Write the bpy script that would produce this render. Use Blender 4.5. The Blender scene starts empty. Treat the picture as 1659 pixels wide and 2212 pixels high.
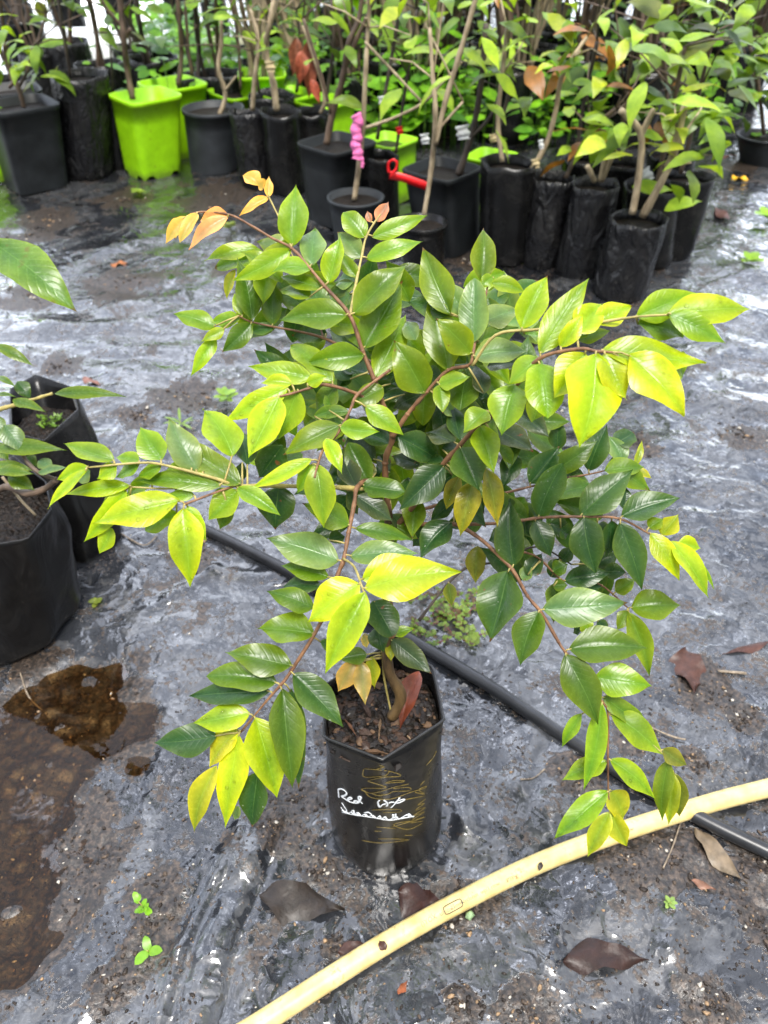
import bpy, bmesh, math, random
from mathutils import Vector, Matrix, noise
from mathutils.bvhtree import BVHTree
R = math.radians
random.seed(7)
scn = bpy.context.scene
COL = scn.collection

# ------------------------------------------------------------------ camera
PITCH = 41.0
CAMZ = 1.0
FPX, CX, CY = 1662.0, 829.5, 1106.0
cam_d = bpy.data.cameras.new('camera')
cam = bpy.data.objects.new('camera', cam_d)
COL.objects.link(cam)
cam.location = (0, 0, CAMZ)
cam.rotation_euler = (R(90 - PITCH), 0, 0)
cam_d.sensor_fit = 'VERTICAL'
cam_d.sensor_height = 34.6
cam_d.lens = 26.0
cam_d.clip_start = 0.02
cam_d.clip_end = 300
cam_d.dof.use_dof = True
cam_d.dof.focus_distance = 0.68
cam_d.dof.aperture_fstop = 8.0
scn.camera = cam

# ------------------------------------------------------------------ world and sun
SUN_EL, SUN_ROT = 66.0, 168.0
w = bpy.data.worlds.new('World')
scn.world = w
w.use_nodes = True
nt = w.node_tree
nt.nodes.clear()
def wn(t, **k):
    n = nt.nodes.new(t)
    for a, b in k.items():
        setattr(n, a, b)
    return n
sky = wn('ShaderNodeTexSky', sky_type='NISHITA', sun_disc=False, sun_elevation=R(SUN_EL), sun_rotation=R(SUN_ROT))
sky.air_density = 1.0
sky.dust_density = 3.0
hsv = wn('ShaderNodeHueSaturation')
hsv.inputs['Saturation'].default_value = 0.33
tc = wn('ShaderNodeTexCoord')
no = wn('ShaderNodeTexNoise')
no.inputs['Scale'].default_value = 2.6
no.inputs['Detail'].default_value = 5
no.inputs['Distortion'].default_value = 0.6
rp = wn('ShaderNodeValToRGB')
rp.color_ramp.elements[0].position = 0.36
rp.color_ramp.elements[0].color = (0.40, 0.43, 0.48, 1)
rp.color_ramp.elements[1].position = 0.66
rp.color_ramp.elements[1].color = (1.7, 1.68, 1.65, 1)
mx = wn('ShaderNodeMixRGB', blend_type='MULTIPLY')
mx.inputs[0].default_value = 1
bg = wn('ShaderNodeBackground')
bg.inputs['Strength'].default_value = 0.15
wo = wn('ShaderNodeOutputWorld')
L = nt.links.new
L(sky.outputs[0], hsv.inputs['Color'])
L(tc.outputs['Generated'], no.inputs['Vector'])
L(no.outputs['Fac'], rp.inputs['Fac'])
L(hsv.outputs[0], mx.inputs[1])
L(rp.outputs[0], mx.inputs[2])
no2 = wn('ShaderNodeTexNoise')
no2.inputs['Scale'].default_value = 13.0
no2.inputs['Detail'].default_value = 3
rp2 = wn('ShaderNodeValToRGB')
rp2.color_ramp.elements[0].position = 0.61
rp2.color_ramp.elements[0].color = (1, 1, 1, 1)
rp2.color_ramp.elements[1].position = 0.67
rp2.color_ramp.elements[1].color = (5.0, 4.95, 4.9, 1)
mx2 = wn('ShaderNodeMixRGB', blend_type='MULTIPLY')
mx2.inputs[0].default_value = 1
L(tc.outputs['Generated'], no2.inputs['Vector'])
L(no2.outputs['Fac'], rp2.inputs['Fac'])
L(mx.outputs[0], mx2.inputs[1])
L(rp2.outputs[0], mx2.inputs[2])
# added sky gradient shaping reflections: brightened ahead of the camera, darkened behind it
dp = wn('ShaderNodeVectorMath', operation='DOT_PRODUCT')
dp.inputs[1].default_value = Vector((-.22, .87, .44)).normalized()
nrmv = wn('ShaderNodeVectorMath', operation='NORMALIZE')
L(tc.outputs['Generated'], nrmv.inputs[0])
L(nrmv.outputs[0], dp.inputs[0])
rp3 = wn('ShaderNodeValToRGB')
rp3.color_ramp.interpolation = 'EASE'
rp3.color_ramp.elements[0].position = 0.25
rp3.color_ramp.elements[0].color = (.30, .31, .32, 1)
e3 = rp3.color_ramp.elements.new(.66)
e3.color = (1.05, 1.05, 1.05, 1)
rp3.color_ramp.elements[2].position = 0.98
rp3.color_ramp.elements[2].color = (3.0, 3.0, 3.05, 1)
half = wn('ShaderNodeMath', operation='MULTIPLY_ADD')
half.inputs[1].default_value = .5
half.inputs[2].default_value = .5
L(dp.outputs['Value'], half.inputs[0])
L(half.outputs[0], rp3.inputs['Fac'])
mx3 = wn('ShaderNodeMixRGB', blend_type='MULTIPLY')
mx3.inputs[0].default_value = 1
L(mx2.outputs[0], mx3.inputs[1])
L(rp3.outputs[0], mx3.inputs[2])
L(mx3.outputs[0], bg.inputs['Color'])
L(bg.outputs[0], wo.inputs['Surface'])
sd = bpy.data.lights.new('sun', 'SUN')
sd.energy = 2.1
sd.angle = R(18)
sd.color = (1.0, 0.96, 0.9)
sun = bpy.data.objects.new('sun', sd)
COL.objects.link(sun)
# sun_rotation is measured from +Y; direction towards the sun:
az = R(SUN_ROT)
sdir = Vector((math.sin(az) * math.cos(R(SUN_EL)), math.cos(az) * math.cos(R(SUN_EL)), math.sin(R(SUN_EL))))
sun.rotation_euler = (-sdir).to_track_quat('-Z', 'Y').to_euler()
sun.location = (0, 0, 5)
scn.view_settings.view_transform = 'Standard'
scn.view_settings.look = 'None'
scn.view_settings.exposure = 1.15
scn.view_settings.gamma = 1
scn.cycles.use_denoising = True
scn.cycles.max_bounces = 8
scn.cycles.transparent_max_bounces = 12
scn.cycles.caustics_reflective = False
scn.cycles.caustics_refractive = False

# ------------------------------------------------------------------ picture rays into the place
FWD = Vector((0, math.cos(R(PITCH)), -math.sin(R(PITCH))))
UP = Vector((0, math.sin(R(PITCH)), math.cos(R(PITCH))))
RT = Vector((1, 0, 0))
CAM = Vector((0, 0, CAMZ))
def ray(px, py):
    return FWD + RT * ((px - CX) / FPX) - UP * ((py - CY) / FPX)
def P(px, py, d):
    return CAM + ray(px, py) * d
def G(px, py, z=0.0):
    r = ray(px, py)
    return CAM + r * ((z - CAMZ) / r.z)
def PY(px, py, Y):
    r = ray(px, py)
    return CAM + r * (Y / r.y)
def depth(p):
    return (p - CAM).dot(FWD)
def msize(px, p):
    return px * depth(p) / FPX
TILES = {'T1': (600, 600, .7233), 'T2': (1500, 850, .9042), 'T3': (150, 1450, .7233), 'T4': (500, 1800, .8439),
         'T5': (1700, 1600, .7233), 'T6': (1800, 2300, .7378), 'TM': (1150, 1350, .6028), 'TL': (0, 850, .5877),
         'TH': (1250, 2950, .3315), 'V': (0, 0, 1.8228)}
def tv(t, x, y):
    a, b, s = TILES[t]
    return ((a + s * x) / 1.8228, (b + s * y) / 1.8228)
def tw(t, v):
    return v * TILES[t][2] / 1.8228

# ------------------------------------------------------------------ materials
def new_mat(name):
    m = bpy.data.materials.new(name)
    m.use_nodes = True
    n = m.node_tree
    n.nodes.clear()
    out = n.nodes.new('ShaderNodeOutputMaterial')
    b = n.nodes.new('ShaderNodeBsdfPrincipled')
    n.links.new(b.outputs[0], out.inputs['Surface'])
    return m, n, b, out
def nd(n, t, inp=None, **k):
    x = n.nodes.new(t)
    for a, v in k.items():
        setattr(x, a, v)
    for a, v in (inp or {}).items():
        x.inputs[a].default_value = v
    return x
def ramp(n, fac, stops):
    r = n.nodes.new('ShaderNodeValToRGB')
    e = r.color_ramp.elements
    while len(e) < len(stops):
        e.new(0.5)
    for el, (p, c) in zip(e, stops):
        el.position = p
        el.color = c if len(c) == 4 else (*c, 1)
    n.links.new(fac, r.inputs['Fac'])
    return r
def ntex(n, scale, detail=4, vec=None, dist=0.0, rough=0.55):
    t = nd(n, 'ShaderNodeTexNoise', {'Scale': scale, 'Detail': detail, 'Distortion': dist, 'Roughness': rough})
    if vec is None:
        vec = nd(n, 'ShaderNodeTexCoord').outputs['Object']
    n.links.new(vec, t.inputs['Vector'])
    return t
def mixc(n, fac, a, b, mode='MIX'):
    m = nd(n, 'ShaderNodeMixRGB', blend_type=mode)
    for i, v in ((0, fac), (1, a), (2, b)):
        if isinstance(v, (int, float)):
            m.inputs[i].default_value = v
        elif isinstance(v, tuple):
            m.inputs[i].default_value = v if len(v) == 4 else (*v, 1)
        else:
            n.links.new(v, m.inputs[i])
    return m.outputs[0]
def mathn(n, op, a, b=0.0, c=None, clamp=False):
    m = nd(n, 'ShaderNodeMath', operation=op, use_clamp=clamp)
    for i, v in ((0, a), (1, b), (2, c)):
        if v is None:
            continue
        if isinstance(v, (int, float)):
            m.inputs[i].default_value = v
        else:
            n.links.new(v, m.inputs[i])
    return m.outputs[0]

def leaf_material(name, veins=True, rough=0.34, trans=0.38, sv=1.0, spot=120):
    m, n, b, out = new_mat(name)
    at = nd(n, 'ShaderNodeAttribute', attribute_name='col')
    uv = nd(n, 'ShaderNodeUVMap')
    sp = nd(n, 'ShaderNodeSeparateXYZ')
    n.links.new(uv.outputs[0], sp.inputs[0])
    v = mathn(n, 'ABSOLUTE', mathn(n, 'MULTIPLY_ADD', sp.outputs[0], 2.0, -1.0))
    u = sp.outputs[1]
    big = ntex(n, 28, 4)
    fine = ntex(n, 240, 4)
    col = mixc(n, 0.75, at.outputs['Color'], ramp(n, big.outputs['Fac'], [(0.28, (.50, .64, .75)), (0.72, (1.5, 1.34, 1.1))]).outputs[0], 'MULTIPLY')
    col = mixc(n, 0.3, col, ramp(n, fine.outputs['Fac'], [(0.3, (.7, .72, .7)), (0.7, (1.3, 1.25, 1.2))]).outputs[0], 'MULTIPLY')
    if veins:
        ph = mathn(n, 'SINE', mathn(n, 'MULTIPLY', mathn(n, 'MULTIPLY_ADD', v, -0.22, u), 62.0))
        side = mathn(n, 'POWER', mathn(n, 'MULTIPLY_ADD', ph, 0.5, 0.5), 7.0)
        mid = ramp(n, v, [(0.0, (1, 1, 1)), (0.045, (0, 0, 0))])
        edge = ramp(n, v, [(0.25, (0, 0, 0)), (0.82, (.35, .35, .35)), (1.0, (1, 1, 1))])
        light = mixc(n, 1.0, col, (0.10, 0.12, 0.03), 'ADD')
        col = mixc(n, mathn(n, 'MULTIPLY', mid.outputs[0], 0.75), col, light)
        col = mixc(n, mathn(n, 'MULTIPLY', side, 0.06 * sv), col, light)
        core = ramp(n, v, [(0.0, (.72, .88, .9)), (0.7, (1.05, 1.02, 1))])
        col = mixc(n, 1.0, col, core.outputs[0], 'MULTIPLY')
        edgec = mixc(n, 1.0, mixc(n, 1.0, col, (1.5, 1.3, .9), 'MULTIPLY'), (.05, .04, .0), 'ADD')
        col = mixc(n, mathn(n, 'MULTIPLY', edge.outputs[0], 0.7), col, edgec)
        bs = mathn(n, 'ADD', mathn(n, 'MULTIPLY', side, -0.15 * sv), mathn(n, 'MULTIPLY', big.outputs['Fac'], 1.7))
        bs = mathn(n, 'ADD', bs, mathn(n, 'MULTIPLY', mid.outputs[0], -0.5))
        bump = nd(n, 'ShaderNodeBump', {'Strength': 0.33, 'Distance': 0.0012})
        n.links.new(bs, bump.inputs['Height'])
        n.links.new(bump.outputs[0], b.inputs['Normal'])
        # dried water residue on the old dark leaves
        sepc = nd(n, 'ShaderNodeSeparateColor')
        n.links.new(at.outputs['Color'], sepc.inputs[0])
        old = ramp(n, sepc.outputs[0], [(0.045, (1, 1, 1)), (0.075, (0, 0, 0))])
        res = ramp(n, ntex(n, 260, 2).outputs['Fac'], [(0.70, (0, 0, 0)), (0.74, (1, 1, 1))])
        resb = ramp(n, ntex(n, 35, 2).outputs['Fac'], [(0.52, (0, 0, 0)), (0.6, (1, 1, 1))])
        col = mixc(n, mathn(n, 'MULTIPLY', mathn(n, 'MULTIPLY', old.outputs[0], res.outputs[0]), mathn(n, 'MULTIPLY', resb.outputs[0], .7)), col, (.45, .50, .42))
        # worn brown spots and dry tips where the alpha asks for them
        spots = ramp(n, ntex(n, spot, 2).outputs['Fac'], [(0.70 if spot > 100 else .62, (0, 0, 0)), (0.74, (1, 1, 1))])
        tipm = ramp(n, u, [(0.93, (0, 0, 0)), (0.965, (1, 1, 1))])
        mk = mathn(n, 'MULTIPLY', mathn(n, 'MAXIMUM', spots.outputs[0], tipm.outputs[0]), mathn(n, 'SUBTRACT', 1.0, at.outputs['Alpha']), clamp=True)
        col = mixc(n, mk, col, (.16, .055, .02))
    n.links.new(col, b.inputs['Base Color'])
    rr = mathn(n, 'MULTIPLY_ADD', fine.outputs['Fac'], 0.18, rough - 0.17)
    n.links.new(rr, b.inputs['Roughness'])
    b.inputs['Specular IOR Level'].default_value = 0.38
    tl = nd(n, 'ShaderNodeBsdfTranslucent')
    n.links.new(mixc(n, 1.0, col, (1.35, 1.3, .6), 'MULTIPLY'), tl.inputs['Color'])
    ms = nd(n, 'ShaderNodeMixShader', {0: trans})
    n.links.new(b.outputs[0], ms.inputs[1])
    n.links.new(tl.outputs[0], ms.inputs[2])
    n.links.new(ms.outputs[0], out.inputs['Surface'])
    return m
M_LEAF = leaf_material('leaf')
M_BROADLEAF = leaf_material('broad_leaf', sv=3.5, spot=45)
M_BACKLEAF = leaf_material('back_leaf', veins=False, rough=0.4, trans=0.38)

def simple(name, col, rough=0.5, var=0.25, scale=40, bump=0.3, bd=0.002, spec=0.5, coat=0.0):
    m, n, b, out = new_mat(name)
    t = ntex(n, scale, 6)
    lo = tuple(c * (1 - var) for c in col)
    hi = tuple(min(1, c * (1 + var)) for c in col)
    n.links.new(ramp(n, t.outputs['Fac'], [(0.3, lo), (0.7, hi)]).outputs[0], b.inputs['Base Color'])
    b.inputs['Roughness'].default_value = rough
    b.inputs['Specular IOR Level'].default_value = spec
    b.inputs['Coat Weight'].default_value = coat
    b.inputs['Coat Roughness'].default_value = 0.08
    if bump:
        bp = nd(n, 'ShaderNodeBump', {'Strength': bump, 'Distance': bd})
        n.links.new(t.outputs['Fac'], bp.inputs['Height'])
        n.links.new(bp.outputs[0], b.inputs['Normal'])
    return m

def bark_material(name, c1, c2, scale=120):
    m, n, b, out = new_mat(name)
    tcn = nd(n, 'ShaderNodeTexCoord')
    mp = nd(n, 'ShaderNodeMapping')
    mp.inputs['Scale'].default_value = (1, 1, 0.35)
    n.links.new(tcn.outputs['Object'], mp.inputs[0])
    t = ntex(n, scale, 6, mp.outputs[0])
    n.links.new(ramp(n, t.outputs['Fac'], [(0.32, c1), (0.68, c2)]).outputs[0], b.inputs['Base Color'])
    b.inputs['Roughness'].default_value = 0.6
    bp = nd(n, 'ShaderNodeBump', {'Strength': 0.6, 'Distance': 0.0015})
    n.links.new(t.outputs['Fac'], bp.inputs['Height'])
    n.links.new(bp.outputs[0], b.inputs['Normal'])
    return m
M_BARK = bark_material('twig_bark', (.075, .03, .012), (.26, .13, .06))
M_TRUNK = bark_material('trunk_bark', (.035, .02, .008), (.14, .085, .03))
M_GREENTWIG = bark_material('green_twig', (.22, .19, .05), (.45, .36, .12))
M_PALE = bark_material('pale_stem', (.20, .15, .09), (.50, .40, .26), 60)
M_BROWN = bark_material('brown_stem', (.045, .03, .02), (.15, .10, .065), 60)
M_DARKSTEM = bark_material('dark_stem', (.02, .015, .012), (.075, .055, .04), 60)

def bag_material(name, base=(.0075, .0075, .008), dust=.05, rough=.3, wr=1.0, bd=.01, spec=.3):
    m, n, b, out = new_mat(name)
    b.inputs['Specular IOR Level'].default_value = spec
    big = ntex(n, 9, 5, dist=0.8)
    fine = ntex(n, 90, 6)
    tcn = nd(n, 'ShaderNodeTexCoord')
    mp = nd(n, 'ShaderNodeMapping')
    mp.inputs['Scale'].default_value = (1, 1, 0.45)
    n.links.new(tcn.outputs['Object'], mp.inputs[0])
    cr = ntex(n, 22, 3, mp.outputs[0], dist=1.2)
    mk = mathn(n, 'MULTIPLY', ramp(n, big.outputs['Fac'], [(0.45, (0, 0, 0)), (0.75, (1, 1, 1))]).outputs[0],
               ramp(n, fine.outputs['Fac'], [(0.35, (0, 0, 0)), (0.7, (1, 1, 1))]).outputs[0])
    n.links.new(mixc(n, mk, base, (dust, dust * .95, dust * .88)), b.inputs['Base Color'])
    n.links.new(mathn(n, 'MULTIPLY_ADD', big.outputs['Fac'], 0.35, rough - 0.15), b.inputs['Roughness'])
    hb = mathn(n, 'ADD', cr.outputs['Fac'], mathn(n, 'MULTIPLY', fine.outputs['Fac'], 0.05))
    bp = nd(n, 'ShaderNodeBump', {'Strength': min(1, 0.7 * wr), 'Distance': bd})
    n.links.new(hb, bp.inputs['Height'])
    n.links.new(bp.outputs[0], b.inputs['Normal'])
    return m
M_BAG = bag_material('black_poly_bag', base=(.0055, .0055, .0057), dust=.03, rough=.24, wr=.14, spec=.26)
M_OLDBAG = bag_material('creased_poly_bag', base=(.008, .008, .009), dust=.04, rough=.27, wr=1.5, bd=.022, spec=.38)
M_POT = simple('charcoal_pot', (.013, .015, .0165), .45, .5, 14, .12, spec=.3)
M_GREYPOT = simple('grey_pot', (.032, .036, .040), .5, .4, 12, .12, spec=.3)
M_RIM = simple('bag_rim', (.02, .02, .021), .3, .3, 60, .1)
M_LINER = simple('white_liner', (.6, .62, .6), .4, .1)

def lime_material():
    m, n, b, out = new_mat('lime_plastic')
    t = ntex(n, 30, 5)
    sp = ramp(n, ntex(n, 22, 4).outputs['Fac'], [(0.66, (0, 0, 0)), (0.72, (1, 1, 1))])
    c = ramp(n, t.outputs['Fac'], [(0.3, (.27, .60, .003)), (0.7, (.36, .74, .006))]).outputs[0]
    c = mixc(n, mathn(n, 'MULTIPLY', sp.outputs[0], .45), c, (.12, .22, .02))
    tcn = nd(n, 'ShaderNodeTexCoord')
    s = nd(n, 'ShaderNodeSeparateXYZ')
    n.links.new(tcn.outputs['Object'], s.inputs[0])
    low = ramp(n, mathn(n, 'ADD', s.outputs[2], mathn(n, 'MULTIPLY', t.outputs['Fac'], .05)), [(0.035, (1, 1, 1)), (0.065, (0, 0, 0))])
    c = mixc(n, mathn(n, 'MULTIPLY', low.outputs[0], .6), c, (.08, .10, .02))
    n.links.new(c, b.inputs['Base Color'])
    b.inputs['Roughness'].default_value = .42
    return m
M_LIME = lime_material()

def soil_material(name='potting_soil', wet=.5):
    m, n, b, out = new_mat(name)
    t = ntex(n, 160, 8)
    v = nd(n, 'ShaderNodeTexVoronoi', {'Scale': 140.0})
    n.links.new(nd(n, 'ShaderNodeTexCoord').outputs['Object'], v.inputs['Vector'])
    c = ramp(n, t.outputs['Fac'], [(0.3, (.004, .003, .002)), (0.55, (.013, .009, .006)), (0.80, (.05, .032, .022))]).outputs[0]
    n.links.new(c, b.inputs['Base Color'])
    b.inputs['Roughness'].default_value = wet
    b.inputs['Specular IOR Level'].default_value = .25
    bp = nd(n, 'ShaderNodeBump', {'Strength': 0.9, 'Distance': 0.006})
    n.links.new(mathn(n, 'ADD', t.outputs['Fac'], v.outputs['Distance']), bp.inputs['Height'])
    n.links.new(bp.outputs[0], b.inputs['Normal'])
    return m
M_SOIL = soil_material()

def water_material():
    m, n, b, out = new_mat('droplet_water')
    tr = nd(n, 'ShaderNodeBsdfTransparent')
    tr.inputs['Color'].default_value = (1, 1, 1, 1)
    gl = nd(n, 'ShaderNodeBsdfGlossy', {'Roughness': .05})
    fr = nd(n, 'ShaderNodeFresnel', {'IOR': 1.24})
    ms = nd(n, 'ShaderNodeMixShader')
    n.links.new(fr.outputs[0], ms.inputs[0])
    n.links.new(tr.outputs[0], ms.inputs[1])
    n.links.new(gl.outputs[0], ms.inputs[2])
    n.links.new(ms.outputs[0], out.inputs['Surface'])
    return m
M_DROP = water_material()

# ------------------------------------------------------------------ mesh helpers
class MB:
    """collects vertices, faces, uv and colour for one mesh"""
    def __init__(s):
        s.v, s.f, s.uv, s.c, s.mi = [], [], [], [], []
    def face(s, idx, mi=0, uv=None, col=(.5, .5, .5, 1)):
        s.f.append(idx)
        s.mi.append(mi)
        s.uv.append(uv or [(0, 0)] * len(idx))
        s.c.append(col)
    def build(s, name, mats, parent=None, smooth=True):
        me = bpy.data.meshes.new(name)
        me.from_pydata([tuple(p) for p in s.v], [], s.f)
        if not isinstance(mats, (list, tuple)):
            mats = [mats]
        for m in mats:
            me.materials.append(m)
        me.polygons.foreach_set('material_index', s.mi)
        me.polygons.foreach_set('use_smooth', [smooth] * len(s.f))
        ul = me.uv_layers.new(name='UVMap')
        ul.data.foreach_set('uv', [x for f in s.uv for p in f for x in p])
        ca = me.color_attributes.new('col', 'FLOAT_COLOR', 'CORNER')
        ca.data.foreach_set('color', [x for f, c in zip(s.f, s.c) for _ in f for x in c])
        me.update()
        o = bpy.data.objects.new(name, me)
        COL.objects.link(o)
        if parent is not None:
            o.parent = parent
            o.matrix_parent_inverse = Matrix.Translation(-parent.location)
        return o
def set_origin(o, p):
    """move a top-level mesh object's origin to p without moving its geometry"""
    p = Vector(p)
    o.data.transform(Matrix.Translation(-p))
    o.location = p
def tag(o, label=None, cat=None, group=None, kind=None):
    if label: o['label'] = label
    if cat: o['category'] = cat
    if group: o['group'] = group
    if kind: o['kind'] = kind
    return o
def empty(name, loc, label, cat, group=None):
    o = bpy.data.objects.new(name, None)
    o.location = loc
    o.empty_display_size = .05
    COL.objects.link(o)
    return tag(o, label, cat, group)

def smooth_path(pts, n=6):
    """Catmull-Rom through (Vector, radius)"""
    out = []
    k = len(pts)
    for i in range(k - 1):
        p0, p1, p2, p3 = pts[max(i - 1, 0)], pts[i], pts[i + 1], pts[min(i + 2, k - 1)]
        for j in range(n):
            t = j / n
            t2, t3 = t * t, t * t * t
            def cr(a, b, c, d):
                return 0.5 * ((2 * b) + (c - a) * t + (2 * a - 5 * b + 4 * c - d) * t2 + (3 * b - a - 3 * c + d) * t3)
            out.append((cr(p0[0], p1[0], p2[0], p3[0]), p1[1] + (p2[1] - p1[1]) * t))
    out.append(pts[-1])
    return out
def tube(mb, pts, seg=7, mi=0, col=(.5, .5, .5, 1), knob=0.0, flat=1.0, flatn=None, cap=True):
    """pts: [(Vector, radius)]"""
    base = len(mb.v)
    n = len(pts)
    prev = None
    for i, (p, r) in enumerate(pts):
        t = (pts[min(i + 1, n - 1)][0] - pts[max(i - 1, 0)][0])
        if t.length < 1e-9:
            t = Vector((0, 0, 1))
        t.normalize()
        if flatn is not None:
            a = flatn.cross(t).normalized()
        else:
            ref = prev if prev is not None else (Vector((0, 0, 1)) if abs(t.z) < .9 else Vector((1, 0, 0)))
            a = (ref - t * ref.dot(t)).normalized()
        prev = a
        b = t.cross(a)
        rr = r * (1 + knob * (noise.noise(p * 160)))
        for s in range(seg):
            an = 2 * math.pi * s / seg
            mb.v.append(p + a * (math.cos(an) * rr) + b * (math.sin(an) * rr * flat))
    for i in range(n - 1):
        for s in range(seg):
            a0, a1 = base + i * seg + s, base + i * seg + (s + 1) % seg
            mb.face([a0, a1, a1 + seg, a0 + seg], mi, None, col)
    if cap:
        mb.face([base + s for s in range(seg)][::-1], mi, None, col)
        mb.face([base + (n - 1) * seg + s for s in range(seg)], mi, None, col)

WPROF = [(0, .03), (.04, .27), (.12, .62), (.22, .87), (.34, 1.0), (.47, .97), (.60, .83), (.72, .61), (.82, .38), (.90, .18), (.95, .075), (1.0, 0.0)]
ROUND = [(0, .03), (.04, .34), (.12, .70), (.22, .90), (.35, 1.0), (.5, 1.0), (.63, .96), (.75, .84), (.85, .62), (.93, .38), (1.0, 0.02)]
def wprof(u, prof=WPROF):
    for (a, x), (b, y) in zip(prof, prof[1:]):
        if u <= b:
            return x + (y - x) * (u - a) / (b - a)
    return 0
def add_leaf(mb, b, t, hw, nrm, col, fold=.22, arch=.06, wave=.05, seed=0, us=None, nv=3, drops=0, curl=0.0, prof=WPROF, side=0.0, mi=0, rag=.06):
    """ovate pointed leaf from b to t, half width hw, facing nrm"""
    ax = t - b
    Ln = ax.length
    if Ln < 1e-5:
        return
    ax = ax / Ln
    n = (nrm - ax * nrm.dot(ax))
    if n.length < 1e-4:
        n = Vector((0, 0, 1)) - ax * ax.z
    n.normalize()
    s = ax.cross(n)
    us = us or [x[0] for x in prof]
    base = len(mb.v)
    def pt(u, v):
        ww = hw * wprof(u, prof)
        ph = seed * 1.7
        wav = wave * hw * math.sin(u * 9 + ph + (1.3 if v > 0 else 0)) * abs(v) ** 1.5
        offn = arch * Ln * math.sin(math.pi * u) - curl * Ln * max(0, u - .45) ** 2 * 1.2
        return (b + ax * (u * Ln) + n * (offn + fold * ww * abs(v) - .18 * ww * v * v + wav) +
                s * (v * ww * (1 - rag * math.sin(u * 11 + ph + v) - (rag - .06) * .8 * noise.noise(Vector((u * 9, v, ph)))) + side * Ln * math.sin(math.pi * u)))
    vs = [-1 + 2 * k / (2 * nv) for k in range(2 * nv + 1)]
    for u in us:
        for v in vs:
            mb.v.append(pt(u, v))
    k = len(vs)
    for i in range(len(us) - 1):
        for j in range(k - 1):
            a = base + i * k + j
            mb.face([a, a + 1, a + k + 1, a + k], mi,
                    [((vs[j] + 1) / 2, us[i]), ((vs[j + 1] + 1) / 2, us[i]), ((vs[j + 1] + 1) / 2, us[i + 1]), ((vs[j] + 1) / 2, us[i + 1])], col)
    rg = random.Random(seed * 13 + 5)
    for q in range(drops):
        u, v = rg.uniform(.12, .88), rg.uniform(-.8, .8)
        p = pt(u, v)
        r = rg.choice([.0006, .0007, .0009, .0012, .0017])
        blob(mb, p - n * r * .15, r, n, 2)
def blob(mb, p, r, n, mi, seg=8, rings=4):
    a = n.orthogonal().normalized()
    b = n.cross(a)
    base = len(mb.v)
    mb.v.append(p + n * r * .8)
    for i in range(1, rings + 1):
        th = math.pi * i / (rings + 1)
        for s in range(seg):
            f = 2 * math.pi * s / seg
            mb.v.append(p + n * (r * .8 * math.cos(th)) + (a * math.cos(f) + b * math.sin(f)) * (r * math.sin(th)))
    mb.v.append(p - n * r * .8)
    last = len(mb.v) - 1
    for s in range(seg):
        mb.face([base, base + 1 + s, base + 1 + (s + 1) % seg], mi)
        mb.face([last, base + 1 + (rings - 1) * seg + (s + 1) % seg, base + 1 + (rings - 1) * seg + s], mi)
    for i in range(rings - 1):
        for s in range(seg):
            a0, a1 = base + 1 + i * seg + s, base + 1 + i * seg + (s + 1) % seg
            mb.face([a0, a0 + seg, a1 + seg, a1], mi)

# ------------------------------------------------------------------ ground
def vdist(p, a, b):
    ab, ap = b - a, p - a
    t = max(0, min(1, ap.dot(ab) / max(ab.dot(ab), 1e-9)))
    return (ap - ab * t).length, t
MUD = [(120, 1540, 165), (60, 1700, 140), (150, 1830, 150), (60, 1880, 120), (320, 2000, 95), (250, 2140, 90), (640, 1730, 95), (590, 1790, 60),
       (740, 2055, 40), (1350, 1855, 90), (1450, 1860, 110), (1540, 1500, 85), (1610, 1560, 60), (1630, 1990, 75), (1010, 1960, 65),
       (1650, 1860, 60), (400, 860, 80), (300, 900, 45), (100, 480, 75), (50, 520, 60), (130, 790, 60), (270, 610, 85), (1610, 940, 55), (1380, 960, 45),
       (480, 420, 110), (270, 430, 60), (1010, 570, 60), (1250, 1690, 55), (1500, 420, 60), (1590, 360, 60), (720, 1600, 45), (700, 1880, 50),
       (1130, 2180, 70), (1540, 2170, 60), (1000, 2170, 45), (420, 1170, 40), (400, 1190, 60), (1500, 1640, 40), (60, 640, 70), (550, 570, 90), (1380, 1600, 50)]
MUDW = []
for x, y, r in MUD:
    c = G(x, y)
    e = G(x + r, y)
    MUDW.append((c.x, c.y, (e - c).length))
RIDGES = []   # (polyline, width, height)
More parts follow.
